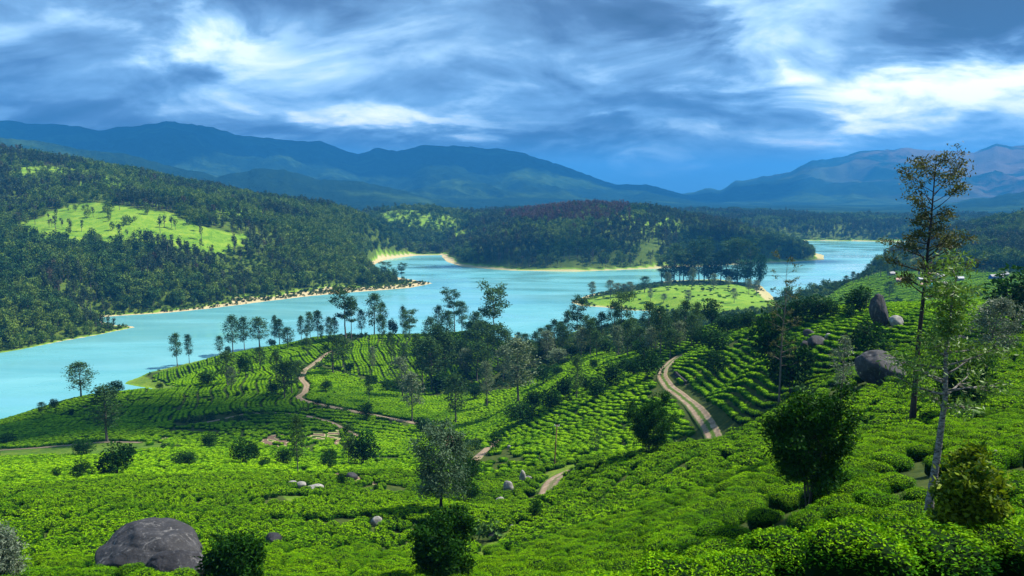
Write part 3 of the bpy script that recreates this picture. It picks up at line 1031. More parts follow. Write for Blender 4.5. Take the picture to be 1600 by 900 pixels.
# ------------------------------------------------------------------ tea
def tea_bush(seed, lod):
    R = np.random.default_rng(seed)
    n, leaf = ((2600, 0.050), (520, 0.11), (120, 0.25))[lod]
    # flat-topped, slightly lobed cushion, 1 m wide and 1 m high before scaling
    nt, nr = ((14, 6), (10, 4), (9, 4))[lod]
    ang = np.linspace(0, 2 * PI, nt, endpoint=False)
    ph = R.uniform(0, 6, 3)

    def surf(a, t):
        rim = 0.5 * (1 + 0.13 * np.sin(2 * a + ph[0]) + 0.12 * np.sin(3 * a + ph[1]) + 0.08 * np.sin(5 * a + ph[2]))
        rr = rim * np.sin(np.clip(t, 0, 1) * PI / 2 * 1.12) ** 0.7
        zz_ = np.cos(np.clip(t, 0, 1) * PI / 2) ** 0.4
        return np.stack([rr * np.cos(a), rr * np.sin(a), zz_ * (0.92 + 0.09 * np.sin(2.0 * a + ph[1]) * np.clip(t, 0, 1) + 0.05 * np.sin(5.0 * a + ph[0]) * np.clip(t, 0, 1))], -1)
    t = np.linspace(0.08, 1.0, nr)
    A, T = np.meshgrid(ang, t, indexing="ij")
    body = surf(A.ravel(), T.ravel()) * np.array([0.93, 0.93, 0.94 if lod < 2 else 1.0])
    i, j = np.meshgrid(np.arange(nt), np.arange(nr - 1), indexing="ij")
    i2 = (i + 1) % nt
    bf = np.stack([i * nr + j, i * nr + j + 1, i2 * nr + j + 1, i2 * nr + j], -1).reshape(-1, 4)
    top = np.arange(nt) * nr
    body = np.concatenate([body, [[0, 0, 0.95]]])
    tf = np.stack([top, (np.roll(top, -1)), np.full(nt, len(body) - 1), np.full(nt, len(body) - 1)], -1)[:, :3]
    # leaves on the shell, denser on the table top
    q = R.uniform(0, 1, n) ** 0.62
    a = R.uniform(0, 2 * PI, n)
    pos = surf(a, q * 0.93) + R.normal(0, 0.030 if lod == 0 else 0.03, (n, 3))
    nrm = np.stack([np.cos(a) * q, np.sin(a) * q, 1.15 - q], -1)
    di = 0.45 * nrm + R.normal(0, 0.8, (n, 3)) * np.array([1, 1, 0.7])
    lv, lf = leaf_quads(pos, di, leaf * R.uniform(0.7, 1.3, n), leaf * 0.5 * R.uniform(0.8, 1.2, n), R)
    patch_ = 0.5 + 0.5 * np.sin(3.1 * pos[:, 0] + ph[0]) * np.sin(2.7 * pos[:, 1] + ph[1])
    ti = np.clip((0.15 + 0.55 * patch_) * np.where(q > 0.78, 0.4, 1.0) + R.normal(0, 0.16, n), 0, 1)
    fl = np.clip((0.80 - q) / 0.3, 0, 1) * (R.uniform(0, 1, n) < 0.75) * R.uniform(0.35, 1.0, n)
    vs = np.concatenate([lv, body])
    if lod == 2:
        bt = np.clip(0.12 + 0.18 * R.normal(0, 1, len(body)), 0, 1)
        bfl = np.clip((body[:, 2] - 0.72) / 0.2, 0, 1) * 0.75
    else:
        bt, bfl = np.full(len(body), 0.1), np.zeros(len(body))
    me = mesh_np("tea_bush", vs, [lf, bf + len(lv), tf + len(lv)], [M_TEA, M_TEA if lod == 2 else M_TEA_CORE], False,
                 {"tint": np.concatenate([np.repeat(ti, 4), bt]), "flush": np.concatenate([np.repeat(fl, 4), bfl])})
    mi = np.zeros(len(me.polygons), np.int32)
    mi[len(lf):] = 1
    me.polygons.foreach_set("material_index", mi)
    return me


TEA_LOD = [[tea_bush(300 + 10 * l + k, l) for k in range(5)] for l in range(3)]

ROADS = [   # pixel line, width in metres, distance range, two-track?
    ("winding_path", "winding brown earth path between the tea terraces", [(520, 549), (512, 552), (490, 569), (476, 578), (470, 592), (480, 602), (476, 614), (464, 621), (476, 627), (512, 635), (562, 645), (612, 655), (647, 661), (679, 671), (704, 686), (700, 704)], 2.7, 180, 480, 0.25),
    ("earth_track", "pale two-track earth road dipping behind the front slope", [(1062, 556), (1048, 565), (1037, 577), (1034, 590), (1046, 607), (1063, 617), (1079, 630), (1094, 649), (1108, 668), (1117, 684), (1121, 700)], 2.75, 105, 240, 1.0),
    ("earth_track", "short bend of pale earth road above the boulders", [(940, 722), (903, 734), (880, 741), (864, 752), (857, 769), (852, 796)], 3.3, 100, 150, 0.6),
    ("footpath", "reddish footpath cutting down through the tea", [(774, 690), (760, 704), (742, 720)], 2.2, 130, 200, 0.0),
    ("terrace_path", "thin earth ledge below the contour rows", [(300, 664), (380, 647), (430, 645), (473, 649), (520, 661), (560, 682)], 1.6, 190, 300, 0.0),
    ("terrace_path", "reddish ledge under the left ridge", [(-40, 706), (31, 702), (121, 695), (165, 691), (220, 692)], 1.8, 180, 290, 0.0),
]
ROAD_XY = []
for nm, lb, px, wd, d0, d1, tw in ROADS:
    pts = [ground(u, v, d0, d1) for u, v in px]
    pts = np.array([p for p in pts if p is not None])
    # smooth through the points
    tt = np.concatenate([[0], np.cumsum(np.hypot(*np.diff(pts[:, :2], axis=0).T))])
    ss = np.linspace(0, tt[-1], max(8, int(tt[-1] / 1.2)))
    q = np.stack([np.interp(ss, tt, pts[:, 0]), np.interp(ss, tt, pts[:, 1])], -1)
    for _ in range(6):
        q[1:-1] = 0.25 * q[:-2] + 0.5 * q[1:-1] + 0.25 * q[2:]
    ROAD_XY.append((q, wd))


def mat_road():
    m, t, o = material("beaten_earth")
    geo = t.add("ShaderNodeNewGeometry")
    n1 = t.noise(geo.outputs["Position"], 0.9, 6, 0.65)
    n2 = t.noise(geo.outputs["Position"], 5.0, 4, 0.6)
    ac = t.add("ShaderNodeAttribute", attribute_name="across").outputs["Fac"]
    tw = t.add("ShaderNodeAttribute", attribute_name="track").outputs["Fac"]
    dirt = t.ramp(t.math("ADD", t.math("MULTIPLY", n1, 0.6), t.math("MULTIPLY", n2, 0.4)),
                  ((0.3, (0.115, 0.078, 0.050)), (0.5, (0.24, 0.172, 0.115)), (0.7, (0.40, 0.310, 0.225))))
    grass = t.ramp(n2, ((0.3, (0.035, 0.075, 0.010)), (0.7, (0.100, 0.160, 0.022))))
    aa = t.math("ABSOLUTE", ac)
    ww = t.math("ADD", t.math("MULTIPLY_ADD", n1, 0.7, -0.35), t.math("MULTIPLY_ADD", n2, 0.4, -0.2))
    aw = t.math("ADD", aa, ww)
    mid = t.math("MULTIPLY", t.math("SUBTRACT", 1.0, t.smooth(aw, 0.16, 0.30)), tw)
    edge = t.smooth(aw, 0.74, 0.92)
    f = t.math("MAXIMUM", mid, edge)
    b = principled(t, o, t.mix(f, dirt, grass), 0.95, 0.1)
    bump(t, b, n2, 0.6, 0.08)
    return m


M_ROAD = mat_road()
for (nm, lb, px, wd, d0, d1, tw), (q, _w) in zip(ROADS, ROAD_XY):
    tn = np.gradient(q, axis=0)
    tn /= np.linalg.norm(tn, axis=1)[:, None]
    nx = np.stack([-tn[:, 1], tn[:, 0]], -1)
    ac = np.linspace(-1, 1, 11)
    zc = gz(q[:, 0], q[:, 1])
    X = q[:, None] + nx[:, None] * (ac * wd / 2)[None, :, None]
    gzv = gz(X[..., 0], X[..., 1])
    rut = 0.07 * np.abs(ac)[None] ** 0 - 0.06 * np.exp(-((np.abs(ac) - 0.5) / 0.2) ** 2)[None] * tw
    Z = np.maximum(gzv + 0.05, (gzv + zc[:, None]) / 2) + rut + np.where(np.abs(ac) > 0.99, -0.25, 0)[None]
    n_, k_ = Z.shape
    i, j = np.meshgrid(np.arange(n_ - 1), np.arange(k_ - 1), indexing="ij")
    a_ = (i * k_ + j).ravel()
    fq = np.stack([a_, a_ + k_, a_ + k_ + 1, a_ + 1], -1)
    o = link(nm, mesh_np(nm, np.concatenate([X, Z[..., None]], -1).reshape(-1, 3), fq, M_ROAD, True,
                         {"across": np.tile(ac, n_), "track": np.full(n_ * k_, float(tw))}))
    tag(o, lb, kind="structure")


def contour_rows(poly, d0, d1, rs, bs, seed):
    """evenly spaced rows that follow the lie of the land"""
    R = random.Random(seed)
    pu = np.array(poly, float)[:, 0]
    t0, t1 = max(-0.74, math.atan((pu.min() - 800) / FPX) - 0.04), min(0.74, math.atan((pu.max() - 800) / FPX) + 0.04)
    th = np.linspace(t0, t1, 20)
    bx = np.concatenate([d0 * np.sin(th), d1 * np.sin(th)])
    by = np.concatenate([d0 * np.cos(th), d1 * np.cos(th)])
    x0, y0, cell = bx.min() - 2, by.min() - 2, 1.0
    nx, ny = int((bx.max() - x0) / cell) + 3, int((by.max() - y0) / cell) + 3
    gx, gy = np.meshgrid(x0 + cell * np.arange(nx), y0 + cell * np.arange(ny), indexing="ij")
    z = gz(gx, gy)
    r = np.hypot(gx, gy)
    u, v = project(np.stack([gx, gy, z], -1))
    ok = inside(u, v, poly) & (r > d0) & (r < d1) & (np.abs(np.arctan2(gx, gy)) < 0.74) & (gy > 1)
    h = 4.0
    dzx = gz(gx + h, gy) - gz(gx - h, gy) + 0.5 * fbm(gx / 14, gy / 14, 2, seed)
    dzy = gz(gx, gy + h) - gz(gx, gy - h) + 0.5 * fbm(gx / 14 + 9, gy / 14, 2, seed + 1)
    nn = np.hypot(dzx, dzy) + 1e-6
    tx, ty = (-dzy / nn), (dzx / nn)
    okl, txl, tyl = ok.tolist(), tx.tolist(), ty.tolist()
    occ = {}

    def clear(x, y, lim, me):
        i, j = int(x // rs), int(y // rs)
        l2 = lim * lim
        for a in (i - 1, i, i + 1):
            for b in (j - 1, j, j + 1):
                for (qx, qy, w_) in occ.get((a, b), ()):
                    if w_ != me and (qx - x) ** 2 + (qy - y) ** 2 < l2:
                        return False
        return True

    def cellof(x, y):
        i, j = int((x - x0) / cell + 0.5), int((y - y0) / cell + 0.5)
        return (i, j) if 0 <= i < nx and 0 <= j < ny and okl[i][j] else None
    seeds = [(x0 + cell * i, y0 + cell * j) for i in range(0, nx, 1) for j in range(0, ny, 1) if okl[i][j]]
    R.shuffle(seeds)
    res = []
    ds = 0.45
    for me, (sx, sy) in enumerate(seeds):
        if not clear(sx, sy, rs * 0.97, -1):
            continue
        line = []
        for sgn in (1, -1):
            x, y, px_, py_ = sx, sy, None, None
            part = []
            for _ in range(400):
                c = cellof(x, y)
                if c is None or not clear(x, y, rs * 0.80, me):
                    break
                dx, dy = txl[c[0]][c[1]], tyl[c[0]][c[1]]
                if px_ is None:
                    dx, dy = dx * sgn, dy * sgn
                elif dx * px_ + dy * py_ < 0:
                    dx, dy = -dx, -dy
                part.append((x, y, math.atan2(dy, dx)))
                px_, py_ = dx, dy
                x, y = x + dx * ds, y + dy * ds
            line = (part[::-1] + line) if sgn == 1 else (line + part[1:])
        if len(line) < 3:
            continue
        for (x, y, a) in line:
            occ.setdefault((int(x // rs), int(y // rs)), []).append((x, y, me))
        k = R.uniform(0, 1)
        step = bs / ds
        while k < len(line) - 0.5:
            x, y, a = line[int(k)]
            res.append((x, y, a))
            k += step * R.uniform(0.85, 1.15)
    q = np.array(res)
    return q[:, 0], q[:, 1], q[:, 2]


CONTOUR_FIELDS = (0, 8)


def field_points():
    R = np.random.default_rng(5)
    out_ = []
    pts_all = []
    for fi, (poly, d0, d1, line, rs, bs, gap, bend) in enumerate(FIELDS):
        if fi in CONTOUR_FIELDS:
            pts_all.append((*contour_rows(poly, d0, d1, rs, bs, 400 + fi), fi, rs, bs))
            continue
        pa = [ground(u, v, d0, d1 * 1.1) for u, v in line]
        if pa[0] is None or pa[1] is None:
            print("field line missing", fi)
            continue
        dv = (pa[1] - pa[0])[:2]
        dv /= np.linalg.norm(dv)
        nv = np.array([-dv[1], dv[0]])
        ext = d1 * 1.05
        # bounding box of the visible wedge
        th = np.linspace(-0.72, 0.72, 9)
        corners = np.concatenate([np.stack([rr * np.sin(th), rr * np.cos(th)], -1) for rr in (d0, d1)])
        pu = np.array(poly, float)[:, 0]
        tmin, tmax = math.atan((pu.min() - 900) / FPX) - 0.05, math.atan((pu.max() - 700) / FPX) + 0.05
        th = np.linspace(max(-0.75, tmin), min(0.75, tmax), 9)
        corners = np.concatenate([np.stack([rr * np.sin(th), rr * np.cos(th)], -1) for rr in (d0, d1)])
        cs, cn = corners @ dv, corners @ nv
        rows = np.arange(int(cn.min() / rs) - 2, int(cn.max() / rs) + 2)
        rpos = rows * rs + (np.floor(rows / gap) * rs * 0.6 if gap else 0)
        sv = np.arange(cs.min(), cs.max(), bs)
        S, N_ = np.meshgrid(sv, rpos)
        S = S + R.normal(0, 0.12 * bs, S.shape) + (R.uniform(0, bs, len(rpos)))[:, None]
        N_ = N_ + R.normal(0, 0.05 * rs, N_.shape)
        x = (S[..., None] * dv + N_[..., None] * nv)
        bx = bend * 2.2 * fbm(x[..., 0] / 30, x[..., 1] / 30, 2, 60 + fi)
        by = bend * 2.2 * fbm(x[..., 0] / 30 + 50, x[..., 1] / 30, 2, 80 + fi)
        X, Y = (x[..., 0] + bx).ravel(), (x[..., 1] + by).ravel()
        ang = math.atan2(dv[1], dv[0]) + np.zeros(X.shape)
        pts_all.append((X, Y, ang, fi, rs, bs))
    # stadium rows
    pa, pb = ground(400, 714, 150, 260), ground(560, 728, 130, 260)
    a0, b0 = pa[:2], pb[:2]
    dv = (b0 - a0) / np.linalg.norm(b0 - a0)
    nv = np.array([-dv[1], dv[0]])
    if nv[1] < 0:
        nv = -nv
    Ln = np.linalg.norm(b0 - a0)
    X, Y, A_ = [], [], []
    k = 0
    dist = 4.0
    while dist < 90:
        arc = PI * dist
        for s in np.arange(-60, Ln + arc + 20, 1.05):
            if s < Ln:
                p, an = a0 + dv * s + nv * dist, 0
            elif s < Ln + arc:
                an = (s - Ln) / dist
                p = b0 + dist * (nv * math.cos(an) + dv * math.sin(an))
            else:
                p, an = b0 - dv * (s - Ln - arc) - nv * dist, PI
            X.append(p[0])
            Y.append(p[1])
            A_.append(math.atan2(dv[1], dv[0]) - an)
        k += 1
        dist += 1.3 if k % 2 else 3.3
    pts_all.append((np.array(X) + R.normal(0, 0.1, len(X)), np.array(Y) + R.normal(0, 0.1, len(X)), np.array(A_), -1, 1.4, 1.1))
    return pts_all


KEEP_OUT = []      # (x, y, radius): rocks and trunks


# ------------------------------------------------------------------ single trees
def crown_oval(t):
    return math.sin(PI * min(1, t * 0.9 + 0.14)) ** 0.7


def crown_top(t):
    return 0.35 + 0.75 * t if t < 0.8 else 1.0 - 1.6 * (t - 0.8)


def kind_slender(seed):
    R = random.Random(seed)
    return gen_tree(seed, H=14, r0=0.2, base=R.uniform(0.18, 0.34), W=R.uniform(2.2, 2.9), prof=crown_oval, nl=28, sub=3, per=9, leaf=(0.48, 0.26), clump=0.56, up=0.6, sides=5)


def kind_umbrella(seed):
    R = random.Random(seed)
    return gen_tree(seed, H=18, r0=0.28, base=0.38, W=4.3, prof=crown_top, nl=22, sub=4, per=12, leaf=(0.56, 0.32), clump=0.66, up=0.45, flat=0.5, sides=5,
                    layers=[0.15, 0.4, 0.55, 0.72, 0.86, 0.97], sway=0.9)


def kind_round(seed):
    R = random.Random(seed)
    return round_tree(seed, 6.0, R.uniform(2.0, 2.4), 0.10, 1500, 0.40, 0.11)


PROTO = {}
for nm, fn, cnt, bark, leaf in (("slender", kind_slender, 5, M_BARK_GREY, M_LEAF_OAK), ("umbrella", kind_umbrella, 4, M_BARK_GREY, M_LEAF_OAK), ("round", kind_round, 5, M_BARK_DARK, M_LEAF_DARK)):
    PROTO[nm] = [meshes_of(nm + "_tree", fn(500 + 37 * k + len(nm)), bark, leaf) for k in range(cnt)]
PROTO["pale"] = []
for tm, cm in PROTO["slender"]:
    c2 = cm.copy()
    c2.materials.clear()
    c2.materials.append(M_LEAF_PALE)
    PROTO["pale"].append((tm, c2))
BASE_H = {"slender": 14.3, "pale": 14.3, "umbrella": 18.6, "round": 6.0}
BASE_W = {"slender": 6.2, "pale": 6.2, "umbrella": 9.4, "round": 4.6}
NAMES = {"slender": "slender_tree", "pale": "pale_tree", "umbrella": "umbrella_tree", "round": "round_tree"}

# place phrase -> trees (kind letter, column, foot row, top row, crown width px or 0) ; s slender, p pale, u umbrella, r round
S, PA, U, RO = "slender", "pale", "umbrella", "round"
GROVES = [
    ("on the lakeside ridge left of the path", "slender trees on the left lakeside ridge", 300, 560, [
        (S, 277, 566, 524, 18), (S, 296, 563, 526, 13), (S, 344, 554, 527, 13), (RO, 356, 550, 540, 10), (S, 364, 550, 497, 24), (S, 382, 546, 499, 20),
        (S, 406, 542, 500, 30), (RO, 425, 537, 528, 14), (S, 430, 537, 497, 12), (S, 437, 537, 502, 18), (S, 450, 545, 514, 22),
        (S, 471, 536, 497, 13), (S, 480, 533, 510, 9), (S, 485, 533, 491, 14), (S, 497, 532, 489, 19), (S, 502, 536, 510, 9), (S, 514, 536, 498, 14), (S, 523, 533, 499, 14)]),
    ("on the lakeside ridge right of the path", "trees on the right lakeside ridge", 340, 560, [
        (U, 540, 531, 460, 40), (U, 549, 529, 476, 22), (S, 565, 522, 487, 14), (S, 585, 519, 464, 26), (S, 599, 521, 477, 14), (S, 597, 540, 496, 14),
        (RO, 614, 516, 495, 16), (S, 630, 512, 482, 12), (U, 641, 533, 491, 26), (S, 635, 538, 505, 13), (S, 686, 518, 481, 18), (U, 710, 521, 461, 28), (S, 722, 517, 475, 20), (RO, 738, 520, 498, 30)]),
    ("in the wooded hollow below the lake shore", "trees in the wooded hollow", 280, 520, [
        (U, 770, 566, 461, 46), (S, 778, 578, 515, 40), (S, 675, 612, 535, 40), (S, 684, 604, 515, 44), (S, 696, 602, 525, 40), (S, 720, 592, 535, 34), (S, 745, 597, 540, 40),
        (RO, 706, 570, 520, 44), (S, 735, 565, 518, 36), (S, 762, 578, 512, 34), (S, 660, 600, 535, 30), (RO, 716, 606, 575, 34), (RO, 690, 612, 580, 40), (S, 752, 560, 505, 30)]),
    ("around the bright tea shelf", "trees round the bright tea shelf", 200, 420, [
        (PA, 629, 622, 562, 32), (PA, 644, 658, 587, 34), (S, 712, 663, 588, 38), (PA, 761, 636, 569, 22), (RO, 742, 626, 600, 20), (RO, 761, 635, 621, 7), (S, 612, 572, 522, 16),
        (S, 630, 568, 538, 22), (RO, 604, 613, 592, 14), (PA, 810, 632, 536, 50), (RO, 811, 673, 625, 46), (RO, 835, 642, 602, 34), (RO, 860, 648, 606, 32), (RO, 850, 602, 571, 30)]),
    ("on the slope left of the earth road", "trees on the slope left of the earth road", 150, 380, [
        (RO, 884, 626, 587, 36), (S, 901, 628, 560, 22), (RO, 914, 614, 582, 20), (RO, 931, 627, 587, 26), (RO, 954, 607, 562, 38), (RO, 927, 579, 560, 14), (PA, 872, 572, 547, 32),
        (S, 932, 560, 520, 22), (RO, 916, 554, 535, 20), (RO, 958, 546, 535, 9), (RO, 977, 582, 560, 28), (RO, 1010, 597, 545, 42), (S, 1047, 559, 517, 26), (S, 1032, 556, 485, 26), (RO, 990, 590, 556, 30), (RO, 868, 588, 570, 22)]),
    ("in the belt between the tea and the lake", "trees of the belt above the lake", 240, 560, [
        (S, 836, 568, 522, 18), (S, 822, 561, 524, 18), (S, 811, 545, 521, 14), (S, 857, 545, 510, 18), (S, 867, 548, 503, 18), (S, 876, 543, 505, 16), (S, 887, 550, 490, 20), (U, 902, 553, 475, 26),
        (S, 915, 548, 497, 24), (S, 940, 548, 492, 22), (S, 959, 540, 477, 24), (U, 972, 545, 469, 36), (S, 986, 549, 500, 26), (S, 1000, 552, 515, 24), (S, 1012, 540, 477, 24), (S, 1024, 545, 490, 22),
        (S, 1070, 535, 475, 24), (S, 1089, 540, 477, 20), (S, 1055, 538, 488, 22), (S, 846, 550, 515, 16), (S, 928, 545, 500, 20)]),
    ("in the front rank of the lakeside belt", "front rank of the belt above the lake", 220, 560, [
        (PA, 806, 566, 530, 22), (S, 829, 575, 535, 24), (RO, 843, 566, 540, 26), (PA, 855, 562, 520, 24), (S, 880, 560, 512, 22), (RO, 893, 562, 535, 24), (PA, 908, 560, 515, 22), (S, 922, 558, 505, 22),
        (RO, 946, 556, 525, 26), (PA, 966, 556, 512, 24), (S, 980, 558, 505, 24), (RO, 1003, 560, 528, 28), (PA, 1018, 558, 515, 24), (S, 1040, 548, 498, 24), (PA, 1062, 545, 505, 22), (S, 1080, 545, 495, 24), (RO, 1100, 540, 510, 28)]),
    ("at the edge of the wooded hollow", "trees at the edge of the hollow", 260, 520, [
        (S, 652, 575, 525, 22), (PA, 666, 590, 540, 26), (S, 672, 555, 500, 24), (S, 698, 545, 490, 24), (PA, 728, 600, 548, 26), (S, 742, 548, 492, 26), (PA, 786, 600, 545, 28), (S, 792, 575, 520, 26), (RO, 800, 590, 555, 30), (S, 758, 600, 550, 26)]),
    ("on the crest above the earth road", "dark trees on the crest above the road", 120, 330, [
        (RO, 1119, 554, 511, 44), (RO, 1119, 587, 547, 38), (RO, 1132, 522, 490, 34), (RO, 1150, 520, 488, 36), (RO, 1170, 518, 485, 32), (RO, 1112, 512, 466, 30), (RO, 1088, 540, 512, 26), (RO, 1190, 515, 490, 26)]),
    ("on the sunlit peninsula", "pale trees on the peninsula", 560, 900, [
        (PA, 926, 466, 442, 13), (PA, 954, 464, 440, 15), (PA, 966, 463, 444, 14), (PA, 975, 462, 445, 12), (PA, 985, 461, 442, 14), (S, 1007, 457, 434, 17), (PA, 1016, 471, 452, 9), (PA, 1037, 473, 460, 10),
        (PA, 1044, 454, 428, 12), (PA, 1075, 476, 455, 11), (PA, 1081, 451, 421, 13), (PA, 1115, 453, 430, 12), (PA, 1138, 450, 434, 11), (PA, 1147, 473, 452, 10), (PA, 1170, 460, 438, 12), (PA, 1182, 462, 440, 13), (RO, 1098, 455, 449, 6), (RO, 1110, 456, 451, 5)]),
    ("in the dark clump behind the peninsula", "dark trees behind the peninsula", 600, 900, [
        (U, 1034, 442, 405, 22), (S, 1053, 441, 396, 26), (U, 1068, 440, 398, 24), (S, 1083, 440, 395, 26), (U, 1100, 439, 394, 26), (S, 1117, 440, 394, 26), (U, 1134, 441, 394, 28), (S, 1152, 443, 392, 28), (U, 1172, 446, 396, 30), (RO, 1186, 450, 408, 20), (RO, 1044, 443, 420, 24), (RO, 1074, 441, 416, 26), (RO, 1108, 440, 414, 28), (RO, 1142, 443, 414, 28), (RO, 1164, 446, 416, 26), (S, 1126, 440, 402, 24), (S, 1092, 440, 402, 24), (S, 1062, 441, 404, 24)]),
    ("on the left ridge over the water", "trees on the left ridge", 170, 420, [
        (S, 127, 622, 570, 37), (S, 66, 645, 629, 13), (RO, 85, 640, 622, 14), (RO, 180, 618, 594, 24), (S, 167, 690, 608, 54), (RO, 112, 652, 638, 12), (RO, 14, 695, 677, 26)]),
    ("on the knoll with contour rows", "trees on the contour-row knoll", 200, 420, [
        (RO, 249, 610, 597, 10), (RO, 325, 602, 579, 28), (S, 355, 602, 552, 30), (PA, 362, 612, 576, 16), (RO, 384, 589, 550, 24), (S, 407, 579, 545, 22), (S, 432, 594, 552, 20), (S, 445, 624, 570, 32), (S, 456, 617, 568, 28),
        (RO, 425, 619, 595, 18), (RO, 371, 621, 611, 8), (RO, 384, 613, 603, 8), (S, 480, 557, 530, 18), (S, 520, 584, 527, 34), (S, 536, 577, 532, 28), (RO, 547, 581, 563, 17), (RO, 509, 614, 592, 16), (PA, 582, 584, 545, 14),
        (S, 577, 630, 588, 15), (RO, 584, 602, 585, 13), (RO, 573, 658, 627, 24), (RO, 497, 634, 622, 12), (S, 466, 600, 566, 24)]),
    ("in the dip below the knoll", "trees in the dip below the knoll", 100, 290, [
        (RO, 134, 714, 685, 32), (RO, 183, 746, 685, 54), (RO, 127, 750, 719, 28), (RO, 89, 751, 730, 14), (RO, 286, 729, 706, 38), (RO, 381, 730, 684, 34), (RO, 330, 702, 676, 26), (RO, 414, 733, 714, 18), (RO, 444, 731, 700, 26),
        (S, 466, 743, 654, 24), (S, 545, 731, 666, 22), (RO, 567, 731, 672, 46), (RO, 532, 763, 738, 13), (RO, 588, 774, 754, 9), (RO, 660, 678, 650, 22), (RO, 395, 722, 690, 22), (RO, 515, 735, 700, 24)]),
    ("on the ridge near the standing stone", "dark trees near the standing stone", 100, 260, [
        (RO, 1250, 508, 461, 44), (RO, 1276, 504, 463, 40), (RO, 1298, 500, 467, 30), (RO, 1326, 502, 475, 18), (RO, 1344, 494, 447, 52), (RO, 1355, 566, 500, 58), (RO, 1205, 590, 480, 64), (RO, 1235, 622, 520, 66), (RO, 1228, 520, 466, 46), (RO, 1586, 522, 425, 84)]),
    ("on the green spit below the village", "trees on the village spit", 440, 800, [
        (S, 1306, 452, 440, 8), (S, 1322, 447, 432, 10), (S, 1333, 444, 426, 9), (S, 1340, 442, 428, 8), (S, 1349, 439, 425, 7), (S, 1357, 438, 414, 13), (S, 1376, 434, 407, 14), (S, 1386, 433, 413, 14), (S, 1389, 466, 442, 16), (RO, 1518, 461, 450, 10), (RO, 1530, 466, 455, 9)]),
    ("at the sandy tip across the lake", "trees at the sandy tip", 850, 1100, [(U, 628, 440, 415, 14), (U, 600, 436, 413, 17), (U, 585, 442, 420, 16)]),
]
ORD = ("first second third fourth fifth sixth seventh eighth ninth tenth eleventh twelfth thirteenth fourteenth fifteenth sixteenth seventeenth eighteenth "
       "nineteenth twentieth twenty-first twenty-second twenty-third twenty-fourth twenty-fifth").split()
LOOK = {S: ("slender tree", 0), PA: ("pale tree", 0), U: ("spreading tree", 0), RO: ("dark round tree", 0)}


def plant(kind, pos, H, Wd, k, rz):
    tm, cm = PROTO[kind][k % len(PROTO[kind])]
    root = bpy.data.objects.new(NAMES[kind], None)
    COL.objects.link(root)
    root.empty_display_size = 0.3
    root.location = pos
    root.rotation_euler = (0, 0, rz)
    root.scale = (Wd / BASE_W[kind], Wd / BASE_W[kind], H / BASE_H[kind])
    link("trunk", tm, root)
    link("crown", cm, root)
    return root


def build_groves():
    R = random.Random(4)
    cnt = 0
    for place, grp, d0, d1, trees in GROVES:
        seen = {}
        for kind, u, vb, vt, wd in sorted(trees, key=lambda q: q[1]):
            p = ground(u, vb, d0, d1)
            if p is None or gsd(p[0:1], p[1:2])[0] < 3:
                p2 = None
                for dv in range(1, 26):
                    p2 = ground(u, vb + dv, d0 * 0.8, d1)
                    if p2 is not None and gsd(p2[0:1], p2[1:2])[0] > 3:
                        break
                    p2 = None
                if p2 is None:
                    print("tree misses", u, vb, kind, p)
                    continue
                p = p2
            uu, vv = project(p)
            fwd = math.hypot(p[0], p[1]) * math.cos(math.atan2(p[0], p[1]))
            H = max(1.2, (vv - vt) / FPX * fwd * (1.1 if kind == RO else 1.13))
            Wd = wd / FPX * fwd * (1.28 if kind == RO else 1.32)
            if 'clump' in place:
                H *= R.uniform(0.85, 1.3)
            o = plant(kind, p, H, Wd, cnt * 3 + int(u), R.uniform(0, 6.28))
            seen[kind] = seen.get(kind, 0) + 1
            n = sum(1 for q in trees if q[0] == kind)
            look = LOOK[kind][0]
            if n == 1:
                lab = "the only %s %s" % (look, place)
            else:
                lab = "%s %s from the left %s" % (ORD[seen[kind] - 1], look, place)
            tag(o, lab, "tree", grp)
            KEEP_OUT.append((p[0], p[1], 0.45))
            cnt += 1
    print("trees", cnt)


build_groves()

# ------------------------------------------------------------------ trees close to the camera, each its own shape
def near_tree(name, label, u, vb, d0, d1, vt, tree_fn, bark, leaf, H0):
    p = ground(u, vb, d0, d1)
    uu, vv = project(p)
    fwd = p[1]
    H = (vv - vt) / FPX * fwd
    tm, cm = meshes_of(name, tree_fn(H), bark, leaf)
    root = bpy.data.objects.new(name, None)
    COL.objects.link(root)
    root.empty_display_size = 0.3
    root.location = p
    link("trunk", tm, root)
    link("crown", cm, root)
    tag(root, label, "tree")
    KEEP_OUT.append((p[0], p[1], 0.5))
    print(name, "H %.1f at %.1f" % (H, fwd))
    return root


def leafy(seed, H, Wf, base, per, leaf, nl=40, stems=4, clump=0.17, up=0.75, r0=0.09, droop=0.0, sub_=5):
    return gen_tree(seed, H=H * 0.93, r0=r0, base=base, W=H * Wf, prof=lambda t: 0.55 + 0.6 * math.sin(PI * min(1, 0.12 + t * 0.85)), nl=nl, sub=sub_, per=per, leaf=leaf, clump=clump,
                    up=up, stems=stems, sides=6, sway=0.25, droop=droop, flat=0.8)


def crown_tall(t):
    return (0.75 + 0.5 * math.sin(t * 9)) * (1 - 0.45 * max(0, t - 0.6) / 0.4) * (0.55 + 0.45 * min(1, t * 3))


